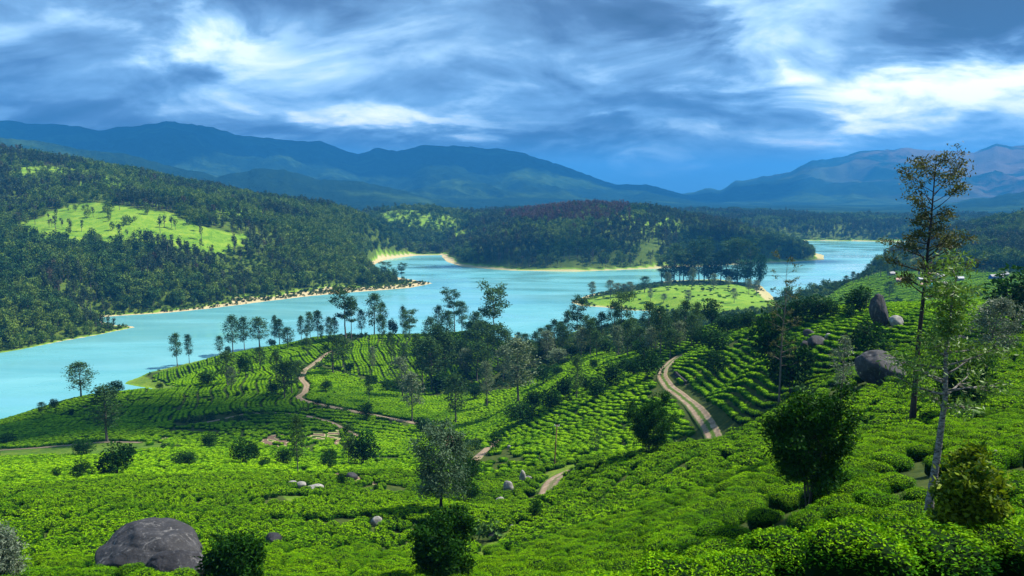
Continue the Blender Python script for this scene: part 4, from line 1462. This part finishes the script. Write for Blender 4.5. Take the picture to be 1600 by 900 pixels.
near_tree("tall_tree", "tall dark-trunked tree with thin bronze crown rising above the mountains", 1425, 668, 40, 80, 250,
          lambda H: gen_tree(11, H=H, r0=0.24, base=0.50, W=H * 0.175, prof=crown_tall, nl=46, sub=6, per=12, leaf=(0.27, 0.09), clump=0.26, up=0.42, flat=0.45, sides=8, sway=0.22, lean=(0.012, 0)),
          M_BARK_DARK, M_LEAF_TALL, 20)
near_tree("silver_oak", "mottled pale-trunked oak with wispy fresh leaves at the right", 1449, 820, 18, 36, 405,
          lambda H: gen_tree(12, H=H, r0=0.15, base=0.45, W=H * 0.19, prof=lambda t: 0.6 + 0.5 * math.sin(t * 7), nl=30, sub=5, per=12, leaf=(0.22, 0.055), clump=0.25, up=0.35, flat=0.5, sides=9, sway=0.3, lean=(0.075, 0.0), droop=0.1),
          M_BARK_PALE, M_LEAF_FRESH, 11)
near_tree("silver_oak", "windblown silvery oak right of the mottled pale trunk", 1537, 604, 50, 110, 462,
          lambda H: gen_tree(13, H=H, r0=0.12, base=0.36, W=H * 0.30, prof=crown_oval, nl=30, sub=5, per=16, leaf=(0.34, 0.09), clump=0.28, up=0.4, sides=6, sway=0.4, droop=0.12),
          M_BARK_GREY, M_LEAF_SILVER, 9)
near_tree("leafy_tree", "full dark green tree standing in the tea beside the front rows", 1262, 803, 22, 46, 602,
          lambda H: leafy(14, H, 0.265, 0.26, 34, (0.18, 0.085), 56, 4, 0.20, 0.62), M_BARK_GREY, M_LEAF_NEARDARK, 5)
near_tree("yellowing_tree", "small yellow-tipped leafy tree in the lower right corner", 1510, 895, 12, 24, 692,
          lambda H: leafy(15, H, 0.145, 0.38, 26, (0.12, 0.055), 56, 5, 0.10, 0.85, 0.045), M_BARK_GREY, M_LEAF_YELLOW, 3)
near_tree("silver_tree", "tall silvery-green tree in the middle of the lower slope", 689, 803, 60, 110, 655,
          lambda H: leafy(16, H, 0.26, 0.24, 20, (0.42, 0.12), 38, 1, 0.42, 0.5, 0.2, 0.22), M_BARK_DARK, mat_leaf("silvergreen_leaf", (0.020, 0.065, 0.026), (0.130, 0.205, 0.110), 0.25, 0.55, 0.15, 0.1), 9)
near_tree("leafy_tree", "thin dark bushy tree leaning against the silvery tree", 727, 790, 60, 120, 712,
          lambda H: leafy(17, H, 0.36, 0.12, 14, (0.32, 0.13), 36, 5, 0.28, 0.8, 0.09), M_BARK_GREY, M_LEAF_NEARDARK, 6)
near_tree("leafy_tree", "dense dark tree at the bottom edge below the silvery tree", 690, 915, 26, 60, 806,
          lambda H: leafy(18, H, 0.42, 0.12, 26, (0.21, 0.10), 52, 5, 0.20, 0.8, 0.08), M_BARK_DARK, M_LEAF_NEARDARK, 4)
near_tree("leafy_tree", "low dark tree at the bottom edge right of the big boulder", 368, 930, 24, 60, 850,
          lambda H: leafy(19, H, 0.50, 0.08, 24, (0.21, 0.10), 48, 5, 0.20, 0.8, 0.08), M_BARK_DARK, M_LEAF_NEARDARK, 3)
near_tree("silver_shrub", "silvery shrub cut by the lower left corner", 4, 925, 24, 60, 822,
          lambda H: leafy(20, H, 0.30, 0.10, 14, (0.24, 0.06), 40, 4, 0.18, 0.7, 0.06, 0.1), M_BARK_GREY, M_LEAF_SILVER, 3)
near_tree("bare_topped_tree", "very thin sparse tree reaching up in front of the lake", 1217, 640, 70, 130, 402,
          lambda H: gen_tree(22, H=H, r0=0.17, base=0.30, W=H * 0.13, prof=lambda t: 0.5 + 0.55 * abs(math.sin(t * 11 + 0.6)), nl=26, sub=3, per=7, leaf=(0.34, 0.12), clump=0.22, up=0.4, flat=0.5, sides=6, sway=0.4),
          M_BARK_GREY, M_LEAF_TALL, 17)
near_tree("wispy_oak", "wispy grey-green young oak in the tea left of the boulder", 1312, 640, 60, 120, 520,
          lambda H: gen_tree(23, H=H, r0=0.10, base=0.25, W=H * 0.16, prof=crown_oval, nl=22, sub=3, per=8, leaf=(0.30, 0.09), clump=0.26, up=0.6, sides=6, sway=0.3, droop=0.05),
          M_BARK_GREY, M_LEAF_SILVER, 8)
near_tree("leafy_tree", "round dark tree on the crest beside the two-track road", 1012, 712, 85, 125, 628,
          lambda H: leafy(24, H, 0.40, 0.2, 22, (0.27, 0.13), 52, 3, 0.26, 0.62, 0.11), M_BARK_DARK, M_LEAF_NEARDARK, 6)
near_tree("leafy_tree", "low dark bush behind the mottled pale trunk", 1500, 652, 50, 90, 566,
          lambda H: leafy(25, H, 0.42, 0.06, 16, (0.27, 0.12), 44, 5, 0.26, 0.75, 0.08), M_BARK_DARK, M_LEAF_NEARDARK, 4)
near_tree("leafy_shrub", "small dark shrub at the lower end of the road bend", 836, 818, 70, 110, 774,
          lambda H: round_tree(26, H, H * 0.28, 0.1, 700, 0.22, 0.05, 3, 12), M_BARK_DARK, M_LEAF_NEARDARK, 3)
near_tree("leafy_shrub", "dark shrub beside the reddish footpath", 775, 708, 120, 200, 668,
          lambda H: round_tree(27, H, H * 0.42, 0.1, 700, 0.34, 0.06, 3, 12), M_BARK_DARK, M_LEAF_DARK, 4)
near_tree("wispy_shrub", "thin grey shrub in the tea between pole and crest tree", 930, 708, 110, 180, 666,
          lambda H: gen_tree(28, H=H, r0=0.06, base=0.12, W=H * 0.26, prof=crown_oval, nl=16, sub=3, per=5, leaf=(0.3, 0.1), clump=0.25, up=0.7, sides=5),
          M_BARK_GREY, M_LEAF_OAK, 5)


# ------------------------------------------------------------------ rocks
def mat_rock():
    m, t, o = material("dark_weathered_rock")
    tc_ = t.add("ShaderNodeTexCoord")
    ob = tc_.outputs["Object"]
    n1 = t.noise(ob, 1.1, 7, 0.65, 0.3)
    n2 = t.noise(ob, 6.0, 5, 0.7)
    st = t.noise(t.vmath("MULTIPLY", ob, (1.0, 1.6, 0.35)), 1.3, 6, 0.7, 1.2)
    oi = t.add("ShaderNodeObjectInfo").outputs["Random"]
    base = t.ramp(t.math("ADD", t.math("MULTIPLY", n1, 0.6), t.math("MULTIPLY", n2, 0.4)), ((0.30, (0.007, 0.007, 0.009)), (0.52, (0.021, 0.021, 0.026)), (0.72, (0.070, 0.070, 0.078))))
    base = t.mix(t.math("MULTIPLY", oi, 0.12), base, (0.24, 0.23, 0.22))
    lich = t.smooth(t.math("ADD", st, t.math("MULTIPLY", n2, 0.22)), 0.66, 0.82)
    col = t.mix(t.math("MULTIPLY", lich, 0.25), base, (0.50, 0.48, 0.46))
    b = principled(t, o, col, 0.85, 0.25)
    bump(t, b, t.math("ADD", n1, t.math("MULTIPLY", n2, 0.3)), 0.7, 0.15)
    return m


def mat_pale_rock():
    m, t, o = material("pale_grey_rock")
    tc_ = t.add("ShaderNodeTexCoord")
    n = t.noise(tc_.outputs["Object"], 2.2, 6, 0.7)
    b = principled(t, o, t.ramp(n, ((0.3, (0.10, 0.095, 0.09)), (0.7, (0.38, 0.36, 0.33)))), 0.9, 0.2)
    bump(t, b, n, 0.6, 0.1)
    return m


M_ROCK, M_ROCK_PALE = mat_rock(), mat_pale_rock()


def ico(sub):
    import bmesh
    bm = bmesh.new()
    bmesh.ops.create_icosphere(bm, subdivisions=sub, radius=1)
    v = np.array([q.co[:] for q in bm.verts])
    f = np.array([[q.index for q in fc.verts] for fc in bm.faces])
    bm.free()
    return v, f


ICO4, ICO3 = ico(5), ico(3)


def noise3(p, s, seed):
    return (vnoise(p[:, 0] * s + 3 * p[:, 2] * s * 0.3, p[:, 1] * s, seed) + vnoise(p[:, 1] * s, p[:, 2] * s + 7, seed + 1) + vnoise(p[:, 2] * s, p[:, 0] * s + 13, seed + 2)) / 3 - 0.5


def rock_mesh(seed, sx, sy, sz, mat, fine=False, cuts=14, sharp=0.9):
    R = np.random.default_rng(seed)
    v, f = ICO4 if fine else ICO3
    v = v.copy()
    for _ in range(cuts):                     # flat faces where slabs have broken off
        n = R.normal(size=3)
        n /= np.linalg.norm(n)
        dd = R.uniform(0.62, 0.92)
        over = v @ n - dd
        v -= np.where(over > 0, over * sharp, 0)[:, None] * n
    v *= (1 + 0.22 * noise3(v, 1.4, seed) + 0.12 * noise3(v, 4, seed + 9) + (0.05 * noise3(v, 11, seed + 5) if fine else 0))[:, None]
    if fine:                                   # cracks
        for k in range(3):
            n = R.normal(size=3) * np.array([1, 1, 0.4])
            n /= np.linalg.norm(n)
            w_ = v @ n - R.uniform(-0.3, 0.3) + 0.12 * noise3(v, 3, seed + 30 + k)
            v *= (1 - 0.05 * np.exp(-(w_ / 0.025) ** 2))[:, None]
    v = v * np.array([sx, sy, sz])
    return mesh_np("rock", v, f, mat, True)


ROCKS = [   # column, foot row, width px, height px, pale?, fine?, distance range, label
    (222, 897, 160, 74, 0, 1, 35, 75, "huge dark boulder with white streaks in the lower left"),
    (272, 906, 92, 44, 0, 1, 32, 70, "smaller dark boulder leaning on the huge one's front"),
    (1378, 599, 70, 42, 0, 1, 60, 125, "big round dark boulder in the tea on the right slope"),
    (1404, 596, 34, 20, 0, 0, 60, 125, "low boulder at the foot of the big round one"),
    (1375, 512, 30, 44, 0, 1, 90, 190, "tall upright dark standing stone on the ridge"),
    (1401, 512, 22, 18, 1, 0, 90, 190, "pale block right of the standing stone"),
    (1266, 528, 20, 13, 0, 0, 100, 210, "upper rock of the small outcrop left of the standing stone"),
    (1276, 541, 32, 15, 0, 0, 100, 210, "widest rock of the small outcrop left of the standing stone"),
    (1257, 541, 14, 8, 0, 0, 100, 210, "leftmost little rock of the small outcrop"),
    (1294, 529, 10, 8, 1, 0, 100, 210, "little pale rock right of the small outcrop"),
    (816, 758, 13, 23, 1, 0, 90, 170, "tall pale stone above the road bend"),
    (827, 755, 14, 11, 1, 0, 90, 170, "pale stone closest to the road bend"),
    (795, 772, 19, 21, 1, 0, 90, 170, "leaning pale stone left of the road bend"),
    (781, 787, 15, 10, 1, 0, 80, 170, "low stone furthest left of the road bend"),
    (770, 845, 15, 13, 0, 0, 60, 120, "dark stone on the grassy verge near the bottom"),
    (800, 826, 8, 6, 1, 0, 60, 120, "tiny pale stone on the grassy verge"),
    (796, 702, 8, 6, 1, 0, 120, 220, "small grey stone right of the reddish footpath"),
    (549, 751, 20, 13, 0, 0, 90, 170, "grey rock on the bare earth patch"),
    (580, 774, 14, 9, 0, 0, 80, 160, "small rock below the bare earth patch"),
    (589, 823, 20, 15, 1, 0, 60, 130, "pale rock in the tea under the silvery tree"),
    (426, 853, 32, 19, 0, 0, 45, 95, "rounded grey rock between boulder and silvery tree"),
    (450, 861, 15, 5, 1, 0, 45, 95, "flat pale rock beside the rounded grey one"),
    (523, 887, 11, 13, 0, 0, 35, 80, "little dark rock near the bottom edge"),
    (456, 759, 16, 7, 1, 0, 90, 150, "left rock of the three on the grass patch"),
    (470, 763, 16, 10, 1, 0, 90, 150, "middle rock of the three on the grass patch"),
    (490, 768, 30, 9, 1, 0, 90, 150, "long pale rock of the three on the grass patch"),
    (1503, 534, 19, 9, 0, 0, 70, 150, "upper grey rock behind the windblown oak"),
    (1516, 552, 15, 8, 0, 0, 70, 150, "lower grey rock behind the windblown oak"),
    (1552, 571, 13, 10, 1, 0, 50, 130, "grey rock right of the windblown oak"),
]
for k, (u, v, wp, hp, pale, fine, d0, d1, lab) in enumerate(ROCKS):
    p = ground(u, v, d0, d1)
    if p is None:
        print("rock misses", lab)
        continue
    sx = wp / FPX * p[1] / 2 * 1.08
    sz = hp / FPX * p[1] * 0.62 * 1.1
    me = rock_mesh(700 + k, sx, sx * 0.8, sz, M_ROCK_PALE if pale else M_ROCK, bool(fine), cuts=5 if k < 2 else 10 if k == 2 else 14)
    o = link("boulder" if wp > 25 else "rock", me, None, (p[0], p[1] + sx * 0.35, p[2] + sz * (0.60 if not fine else 0.50 if k < 2 else 0.75)), (0, 0.15 * math.sin(k), 0.4 * math.sin(k * 2.1)))
    tag(o, lab, "boulder" if wp > 25 else "rock")
    KEEP_OUT.append((p[0], p[1] + sx * 0.35, sx * 1.0 + 0.25))

# ------------------------------------------------------------------ poles
M_POLE = mat_bark("weathered_pole", (0.10, 0.05, 0.025), (0.22, 0.13, 0.07), 6, 0.2)
M_METAL, t_, o_ = material("dull_steel")
principled(t_, o_, (0.35, 0.35, 0.34), 0.5, 0.4).inputs["Metallic"].default_value = 0.6
M_GLAZE, t_, o_ = material("white_insulator")
principled(t_, o_, (0.7, 0.68, 0.62), 0.3, 0.5)


def pole(u, vb, vt, d0, d1, arms, label, lean):
    p = ground(u, vb, d0, d1)
    H = (vb - vt) / FPX * p[1]
    root = bpy.data.objects.new("utility_pole", None)
    COL.objects.link(root)
    root.location = p
    v, f = tube([(0, 0, -0.4), (lean * H * 0.5, 0, H * 0.5), (lean * H, 0, H)], [0.13, 0.11, 0.085], 8)
    cap = np.arange(len(v) - 8, len(v))[None]
    link("post", mesh_np("post", v, [f, cap], M_POLE, False), root)
    for k in range(arms):
        z = H - 0.25 - 0.75 * k
        x0 = lean * z
        bx_ = np.array([[sx * 0.42 + x0, sy * 0.05, z + sz * 0.05] for sz in (-1, 1) for sy in (-1, 1) for sx in (-1, 1)])
        bf = np.array([[0, 2, 3, 1], [4, 5, 7, 6], [0, 1, 5, 4], [2, 6, 7, 3], [0, 4, 6, 2], [1, 3, 7, 5]])
        bx_[:, 1] -= 0.14
        a = link("crossarm", mesh_np("crossarm", bx_, bf, M_METAL), root)
        for sx in (-0.36, 0.36):
            v, f = tube([(x0 + sx, -0.14, z + 0.05), (x0 + sx, -0.14, z + 0.14), (x0 + sx, -0.14, z + 0.24), (x0 + sx, -0.14, z + 0.29)], [0.03, 0.075, 0.07, 0.02], 7)
            link("insulator", mesh_np("insulator", v, f, M_GLAZE, True), a)
    tag(root, label, "pole")
    KEEP_OUT.append((p[0], p[1], 0.4))


pole(866, 730, 659, 110, 190, 1, "brown leaning utility pole above the road bend", 0.055)
pole(1354, 484, 458, 100, 260, 2, "two-armed utility pole beside the standing stone", 0.0)
p = ground(605, 514, 340, 560)
if p is not None:
    H = 27 / FPX * p[1]
    v, f = tube([(0, 0, -0.4), (0.1, 0, H * 0.5), (0, 0.1, H)], [0.22, 0.17, 0.06], 7)
    tag(link("dead_trunk", mesh_np("dead_trunk", v, f, M_BARK_PALE, True), None, p), "bare grey dead trunk standing on the lakeside ridge", "dead tree")

# ------------------------------------------------------------------ retaining wall beside the track
wa = [ground(u, v, 120, 260) for u, v in ((1043, 587), (1048, 594), (1054, 600), (1061, 606))]
parts = []
R = np.random.default_rng(3)
v0, f0 = ico(1)
for a, b in zip(wa[:-1], wa[1:]):
    n = max(3, int(np.linalg.norm(b - a) / 0.55))
    for i in range(n):
        for c in range(4):
            q = a + (b - a) * (i + 0.5 * (c % 2) + R.uniform(-0.1, 0.1)) / n
            parts.append((v0 * np.array([0.34, 0.30, 0.24]) * R.uniform(0.85, 1.2, 3) + np.array([q[0] + 1.6, q[1] + 0.3, gz(q[:1], q[1:2])[0] + 0.1 + 0.4 * c]), f0))
v, f = join(parts)
tag(link("stone_wall", mesh_np("stone_wall", v, f, M_ROCK)), "dry stone retaining wall along the upper bend of the two-track road", "wall")

# ------------------------------------------------------------------ village on the spit
def flat(name, col, rough=0.8):
    m, t, o = material(name)
    geo = t.add("ShaderNodeNewGeometry")
    n = t.noise(geo.outputs["Position"], 1.5, 5, 0.6)
    c = t.mix(t.smooth(n, 0.35, 0.7), tuple(q * 0.72 for q in col), col)
    principled(t, o, c, rough, 0.2)
    return m


M_WALLS = {"white": flat("white_plaster", (0.34, 0.33, 0.32)), "blue": flat("blue_plaster", (0.03, 0.16, 0.60)), "brown": flat("brown_plaster", (0.30, 0.18, 0.11)), "grey": flat("grey_plaster", (0.34, 0.33, 0.32))}
M_ROOFS = {"white": flat("white_metal_roof", (0.34, 0.33, 0.34), 0.7), "pink": flat("faded_red_roof", (0.48, 0.30, 0.24)), "grey": flat("grey_sheet_roof", (0.36, 0.37, 0.40), 0.5), "cyan": flat("cyan_tarp_roof", (0.02, 0.48, 0.62), 0.5)}
M_DOOR = flat("dark_door", (0.06, 0.045, 0.035))
M_PANE, t_, o_ = material("window_glass")
principled(t_, o_, (0.03, 0.04, 0.05), 0.08, 0.5)
BOXF = np.array([[0, 2, 3, 1], [4, 5, 7, 6], [0, 1, 5, 4], [2, 6, 7, 3], [0, 4, 6, 2], [1, 3, 7, 5]])


def boxm(name, c, s, mat):
    v = np.array([[c[0] + sx * s[0] / 2, c[1] + sy * s[1] / 2, c[2] + sz * s[2] / 2] for sz in (-1, 1) for sy in (-1, 1) for sx in (-1, 1)])
    return mesh_np(name, v, BOXF, mat)


def house(u, v, wp, wall, roof, rz, label):
    p = ground(u, v, 430, 900)
    if p is None:
        print("house misses", u, v)
        return
    L = wp / FPX * p[1]
    D, hw, hr = L * 0.7, 2.7, 1.3
    root = bpy.data.objects.new("village_house", None)
    COL.objects.link(root)
    root.location = (p[0], p[1], p[2] - 0.1)
    root.rotation_euler = (0, 0, rz)
    x, y = L / 2, D / 2
    wv_ = np.array([(-x, -y, -1.2), (x, -y, -1.2), (x, y, -1.2), (-x, y, -1.2), (-x, -y, hw), (x, -y, hw), (x, y, hw), (-x, y, hw), (-x, 0, hw + hr), (x, 0, hw + hr)])
    link("wall", mesh_np("wall", wv_, [np.array([[0, 1, 5, 4], [2, 3, 7, 6], [0, 3, 2, 1]]), np.array([[1, 2, 6, 9, 5], [3, 0, 4, 8, 7]])], M_WALLS[wall]), root)
    e, th = 0.35, 0.10
    sl = hr / y
    rv = []
    for zoff in (0.03, 0.03 + th):
        rv += [(-x - e, -y - e, hw - e * sl + zoff), (x + e, -y - e, hw - e * sl + zoff), (x + e, 0, hw + hr + zoff), (-x - e, 0, hw + hr + zoff), (x + e, y + e, hw - e * sl + zoff), (-x - e, y + e, hw - e * sl + zoff)]
    rf = np.array([[0, 3, 2, 1], [3, 5, 4, 2], [6, 7, 8, 9], [9, 8, 10, 11], [0, 1, 7, 6], [4, 5, 11, 10]])
    link("roof", mesh_np("roof", np.array(rv), rf, M_ROOFS[roof]), root)
    link("door", boxm("door", (-L * 0.12, -y - 0.02, 0.95), (0.9, 0.08, 1.95), M_DOOR), root)
    for sx in (-0.34, 0.18, 0.36):
        wn = link("window", boxm("window", (L * sx, -y - 0.015, 1.55), (0.95, 0.07, 1.0), M_WALLS["white"]), root)
        link("pane", boxm("pane", (L * sx, -y - 0.06, 1.55), (0.75, 0.05, 0.8), M_PANE), wn)
    tag(root, label, "house", "houses of the lakeside village")


HOUSES = [(1393, 432, 9, "white", "white", 0.3, "lone white house left of the tall dark trunk"),
          (1405, 443, 9, "brown", "pink", -0.2, "brown house with faded red roof left of the tall trunk"),
          (1413, 441, 7, "brown", "grey", 0.4, "small brown house nearest the tall trunk's left side"),
          (1440, 431, 11, "white", "white", 0.5, "white-roofed house at the left end of the upper village row"),
          (1447, 432, 10, "white", "white", 0.55, "second white-roofed house of the upper village row"),
          (1455, 434, 10, "white", "pink", 0.5, "faded red roof in the upper village row"),
          (1463, 435, 10, "white", "white", 0.6, "fourth house of the upper village row, white-roofed"),
          (1471, 437, 10, "white", "white", 0.5, "white-roofed house at the right end of the upper row"),
          (1440, 441, 11, "grey", "grey", 0.1, "grey sheet-roofed house in the lower village row"),
          (1450, 444, 10, "grey", "grey", 0.2, "second grey house of the lower village row"),
          (1455, 452, 7, "brown", "cyan", 0.0, "little hut with bright cyan roof below the village"),
          (1443, 451, 8, "brown", "pink", -0.3, "brown hut left of the cyan-roofed hut"),
          (1475, 449, 8, "white", "grey", 0.2, "pale house right of the cyan-roofed hut"),
          (1500, 440, 9, "grey", "grey", 0.1, "grey house beside the village earth lane"),
          (1552, 437, 11, "blue", "white", 0.2, "bright blue house apart on the right"),
          (1563, 437, 10, "white", "white", 0.3, "white house just right of the blue one"),
          (1570, 433, 10, "white", "grey", 0.5, "grey-roofed house behind the blue and white pair")]
for h in HOUSES:
    house(*h)


def build_tea():
    R = np.random.default_rng(15)
    XX, YY, AA, SX, SY, FF = [], [], [], [], [], []
    taken = []
    for X, Y, ang, fi, rs, bs in field_points():
        poly, d0, d1 = STADIUM if fi < 0 else FIELDS[fi][:3]
        r = np.hypot(X, Y)
        ok = (r > d0) & (r < d1) & (np.abs(np.arctan2(X, Y)) < 0.74)
        X, Y, ang, r = X[ok], Y[ok], ang[ok], r[ok]
        z = gz(X, Y)
        u, v = project(np.stack([X, Y, z], -1))
        ok = inside(u, v, poly) & (gsd(X, Y) > 9)
        if fi >= 0:
            ok &= ~(inside(u, v, STADIUM[0]) & (r > STADIUM[1]) & (r < STADIUM[2]))
        for k in range(max(fi, 0)):
            pk, e0, e1 = FIELDS[k][:3]
            ok &= ~(inside(u, v, pk) & (r > e0) & (r < e1))
        for bp, e0, e1 in BARE_PX:
            ok &= ~(inside(u, v, bp) & (r > e0) & (r < e1) & (fbm(X / 4, Y / 4, 2, 44) > -0.10))
        for bp, e0, e1 in GRASS_PX:
            ok &= ~(inside(u, v, bp) & (r > e0) & (r < e1) & (fbm(X / 4, Y / 4, 2, 45) > -0.2))
        for q, wd in ROAD_XY:
            b0, b1 = q.min(0) - 6, q.max(0) + 6
            near = (X > b0[0]) & (X < b1[0]) & (Y > b0[1]) & (Y < b1[1]) & ok
            i = np.nonzero(near)[0]
            if len(i):
                ok[i[seg_dist(X[i], Y[i], q[::2]) < wd / 2 + (1.2 if wd == 2.75 else 0.6)]] = False
        for kx, ky, kr in KEEP_OUT:
            ok &= (X - kx) ** 2 + (Y - ky) ** 2 > kr * kr
        miss = 0.03 + (0.3 if fi == 9 else 0.93 if fi == 11 else 0) + (0.10 if fi in (7, 8, 9) else 0) * (fbm(X / 7, Y / 7, 2, 70) > 0.08) + 0.5 * (fbm(X / 16, Y / 16, 3, 71) > 0.23)
        ok &= R.uniform(size=len(X)) > miss
        X, Y, ang = X[ok], Y[ok], ang[ok]
        n = len(X)
        XX.append(X); YY.append(Y); AA.append(ang)
        clump = 0.16 if fi in (1, 2, 7, 8, 9) else 0.10
        SX.append(bs * (0.98 if fi in (7, 8, 9) else 1.08 if fi in (1, 2) else 1.2) * (1 + R.normal(0, clump, n)))
        SY.append(rs * (1.04 if fi in (3, 4, 5, 6, -1) else 0.78 if fi == 0 else 0.86 if fi in (7, 8, 9) else 0.80) * (1 + R.normal(0, 0.07, n)))
        FF.append(np.full(n, fi))
    X, Y, A_, SX, SY, FF = (np.concatenate(q) for q in (XX, YY, AA, SX, SY, FF))
    Z = gz(X, Y)
    r = np.hypot(X, Y)
    n = len(X)
    hgt = 0.95 * (1 + 0.35 * fbm(X / 9, Y / 9, 2, 33) + np.random.default_rng(3).normal(0, 0.10, n))
    hgt = np.clip(hgt, 0.5, 1.3) * np.where(r > 420, 1.2, 1.0)
    u, v = project(np.stack([X, Y, Z + 0.5], -1))
    vis = (u > -15) & (u < 1615) & (v < 925)
    order = np.argsort(np.where(vis, r, 1e9))
    one = order[:300]
    print("tea", n, "nearest 300 within", r[one].max())
    mask = np.ones(n, bool)
    mask[one] = False
    R2 = np.random.default_rng(8)
    var = R2.integers(0, 5, n)
    flip = R2.integers(0, 2, n) * PI
    for k in one:
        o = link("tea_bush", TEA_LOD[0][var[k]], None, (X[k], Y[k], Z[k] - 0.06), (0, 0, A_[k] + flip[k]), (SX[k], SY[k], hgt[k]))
        tag(o, "low clipped tea bush in the near rows of the front slope", "tea bush", "tea bushes of the near rows")
    for nm, lo, hi, lod, lab in (("tea_rows_front", 0, 62, 0, "tea bushes packed in leafy rows on the slopes below"),
                                 ("tea_rows_middle", 62, 135, 1, "tea bushes in rows round the earth roads and boulders"),
                                 ("tea_rows_far", 135, 2000, 2, "tea terraces in curving contour rows down to the lake")):
        i = np.nonzero(mask & (r >= lo) & (r < hi))[0]
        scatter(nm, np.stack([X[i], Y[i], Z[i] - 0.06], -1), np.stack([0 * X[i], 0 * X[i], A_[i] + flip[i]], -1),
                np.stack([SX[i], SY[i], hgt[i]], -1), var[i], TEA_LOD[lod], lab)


build_tea()


# ------------------------------------------------------------------ rough growth on land that is neither tea nor wood
def shrub_mesh(seed):
    lv, lf, ti = dense_crown(seed, 1.0, 0.75, 0.55, 150, 0.46, lobes=7)
    return mesh_np("shrub", lv, lf, M_LEAF_FOREST, False, {"tint": ti})


def build_rough():
    R = np.random.default_rng(31)
    n = 60000
    r = np.sqrt(R.uniform(60 ** 2, 900 ** 2, n))
    th = R.uniform(-0.66, 0.66, n)
    x, y = r * np.sin(th), r * np.cos(th)
    z, sd = gz(x, y), gsd(x, y)
    u, v = project(np.stack([x, y, z], -1))
    ok = (sd > 2.5)
    for poly, d0, d1 in [F[:3] for F in FIELDS] + [STADIUM] + GRASS_PX + BARE_PX:
        ok &= ~(inside(u, v, poly) & (r > d0) & (r < d1))
    for poly, d0, d1, k in CLEARINGS_AND_SUNPATCH:
        ok &= ~(inside(u, v, poly) & (r > d0) & (r < d1) & (R.uniform(size=n) < 0.86))
    i = np.nonzero(ok)[0]
    for q, wd in ROAD_XY:
        ok[i[seg_dist(x[i], y[i], q[::3]) < wd / 2 + 1.4]] = False
    ok &= R.uniform(size=n) < np.where(r > 480, 0.75, 1)
    i = np.nonzero(ok)[0]
    m = len(i)
    s = R.uniform(0.5, 1.5, m) * np.where(r[i] > 500, 1.4, 1.0) * np.where(sd[i] < 8, 0.7, 1)
    scatter("undergrowth", np.stack([x[i], y[i], z[i]], -1), np.stack([0 * s, 0 * s, R.uniform(0, 6.28, m)], -1), np.stack([s, s, s * R.uniform(0.6, 1.2, m)], -1),
            R.integers(0, 4, m), [shrub_mesh(900 + k) for k in range(4)], "tangled low undergrowth along the shores and under the trees")
    print("rough", m)


build_rough()


# ------------------------------------------------------------------ unseen cloud blobs, added above the frame to shade the hills and mountains
def build_shade_clouds():
    m, t, o = material("shade_cloud_body")
    geo = t.add("ShaderNodeNewGeometry")
    principled(t, o, (0.80, 0.82, 0.86), 1.0, 0.0)
    sdir = np.array([math.sin(SUN_AZ) * math.cos(SUN_EL), math.cos(SUN_AZ) * math.cos(SUN_EL), math.sin(SUN_EL)])
    R = np.random.default_rng(12)
    v0, f0 = ico(4)
    parts = []

    def blob(gx, gy, gzz, rx, ry, zc):
        k = (zc - gzz) / sdir[2]
        c = np.array([gx, gy, gzz]) + sdir * k
        s = R.integers(0, 999)
        v = v0 * (1 + 0.9 * noise3(v0, 1.6, int(s)) + 0.5 * noise3(v0, 4.0, int(s) + 3))[:, None]
        parts.append((v * np.array([rx, ry, min(rx, ry) * 0.22]) + c, f0))
    # over the mountains
    for gx, gy, rx, ry in SHADE_CLOUD_FAR:
        blob(gx, gy, 200, rx, ry, 2600)
    for u, v, d0, d1, rx, ry in SHADE_CLOUD_NEAR:
        p = ground(u, v, d0, d1)
        blob(p[0], p[1], p[2], rx, ry, 1500)
    vv, ff = join(parts)
    tag(link("shade_clouds", mesh_np("shade_clouds", vv, ff, m, True)), "unseen cloud blobs added above the frame to shade the hills", kind="stuff")


SHADE_CLOUD_FAR = [(-4700, 6000, 1700, 1300), (-2500, 6100, 1500, 1300), (-500, 6300, 1300, 1200), (1200, 6300, 900, 1100)]
SHADE_CLOUD_NEAR = [(800, 402, 1000, 1300, 130, 34), (1180, 388, 1000, 1400, 120, 55), (110, 668, 180, 420, 90, 40)]
build_shade_clouds()


# ------------------------------------------------------------------ haze
m, t, o = material("haze_air")
pv = t.add("ShaderNodeVolumePrincipled")
pv.inputs["Color"].default_value = (0.06, 0.42, 1.0, 1)
pv.inputs["Density"].default_value = 0.000115
pv.inputs["Anisotropy"].default_value = 0.0
t.link(pv.outputs[0], o.inputs["Volume"])
hx, hy0, hy1, hz0, hz1 = 16500, -400, 17500, -12, 680
hv = np.array([[sx, sy, sz] for sz in (hz0, hz1) for sy in (hy0, hy1) for sx in (-hx, hx)], float)
hf = np.array([[0, 2, 3, 1], [4, 5, 7, 6], [0, 1, 5, 4], [2, 6, 7, 3], [0, 4, 6, 2], [1, 3, 7, 5]])
hz = link("haze", mesh_np("haze", hv, hf, m))
tag(hz, "thin blue haze filling the valley air", kind="stuff")
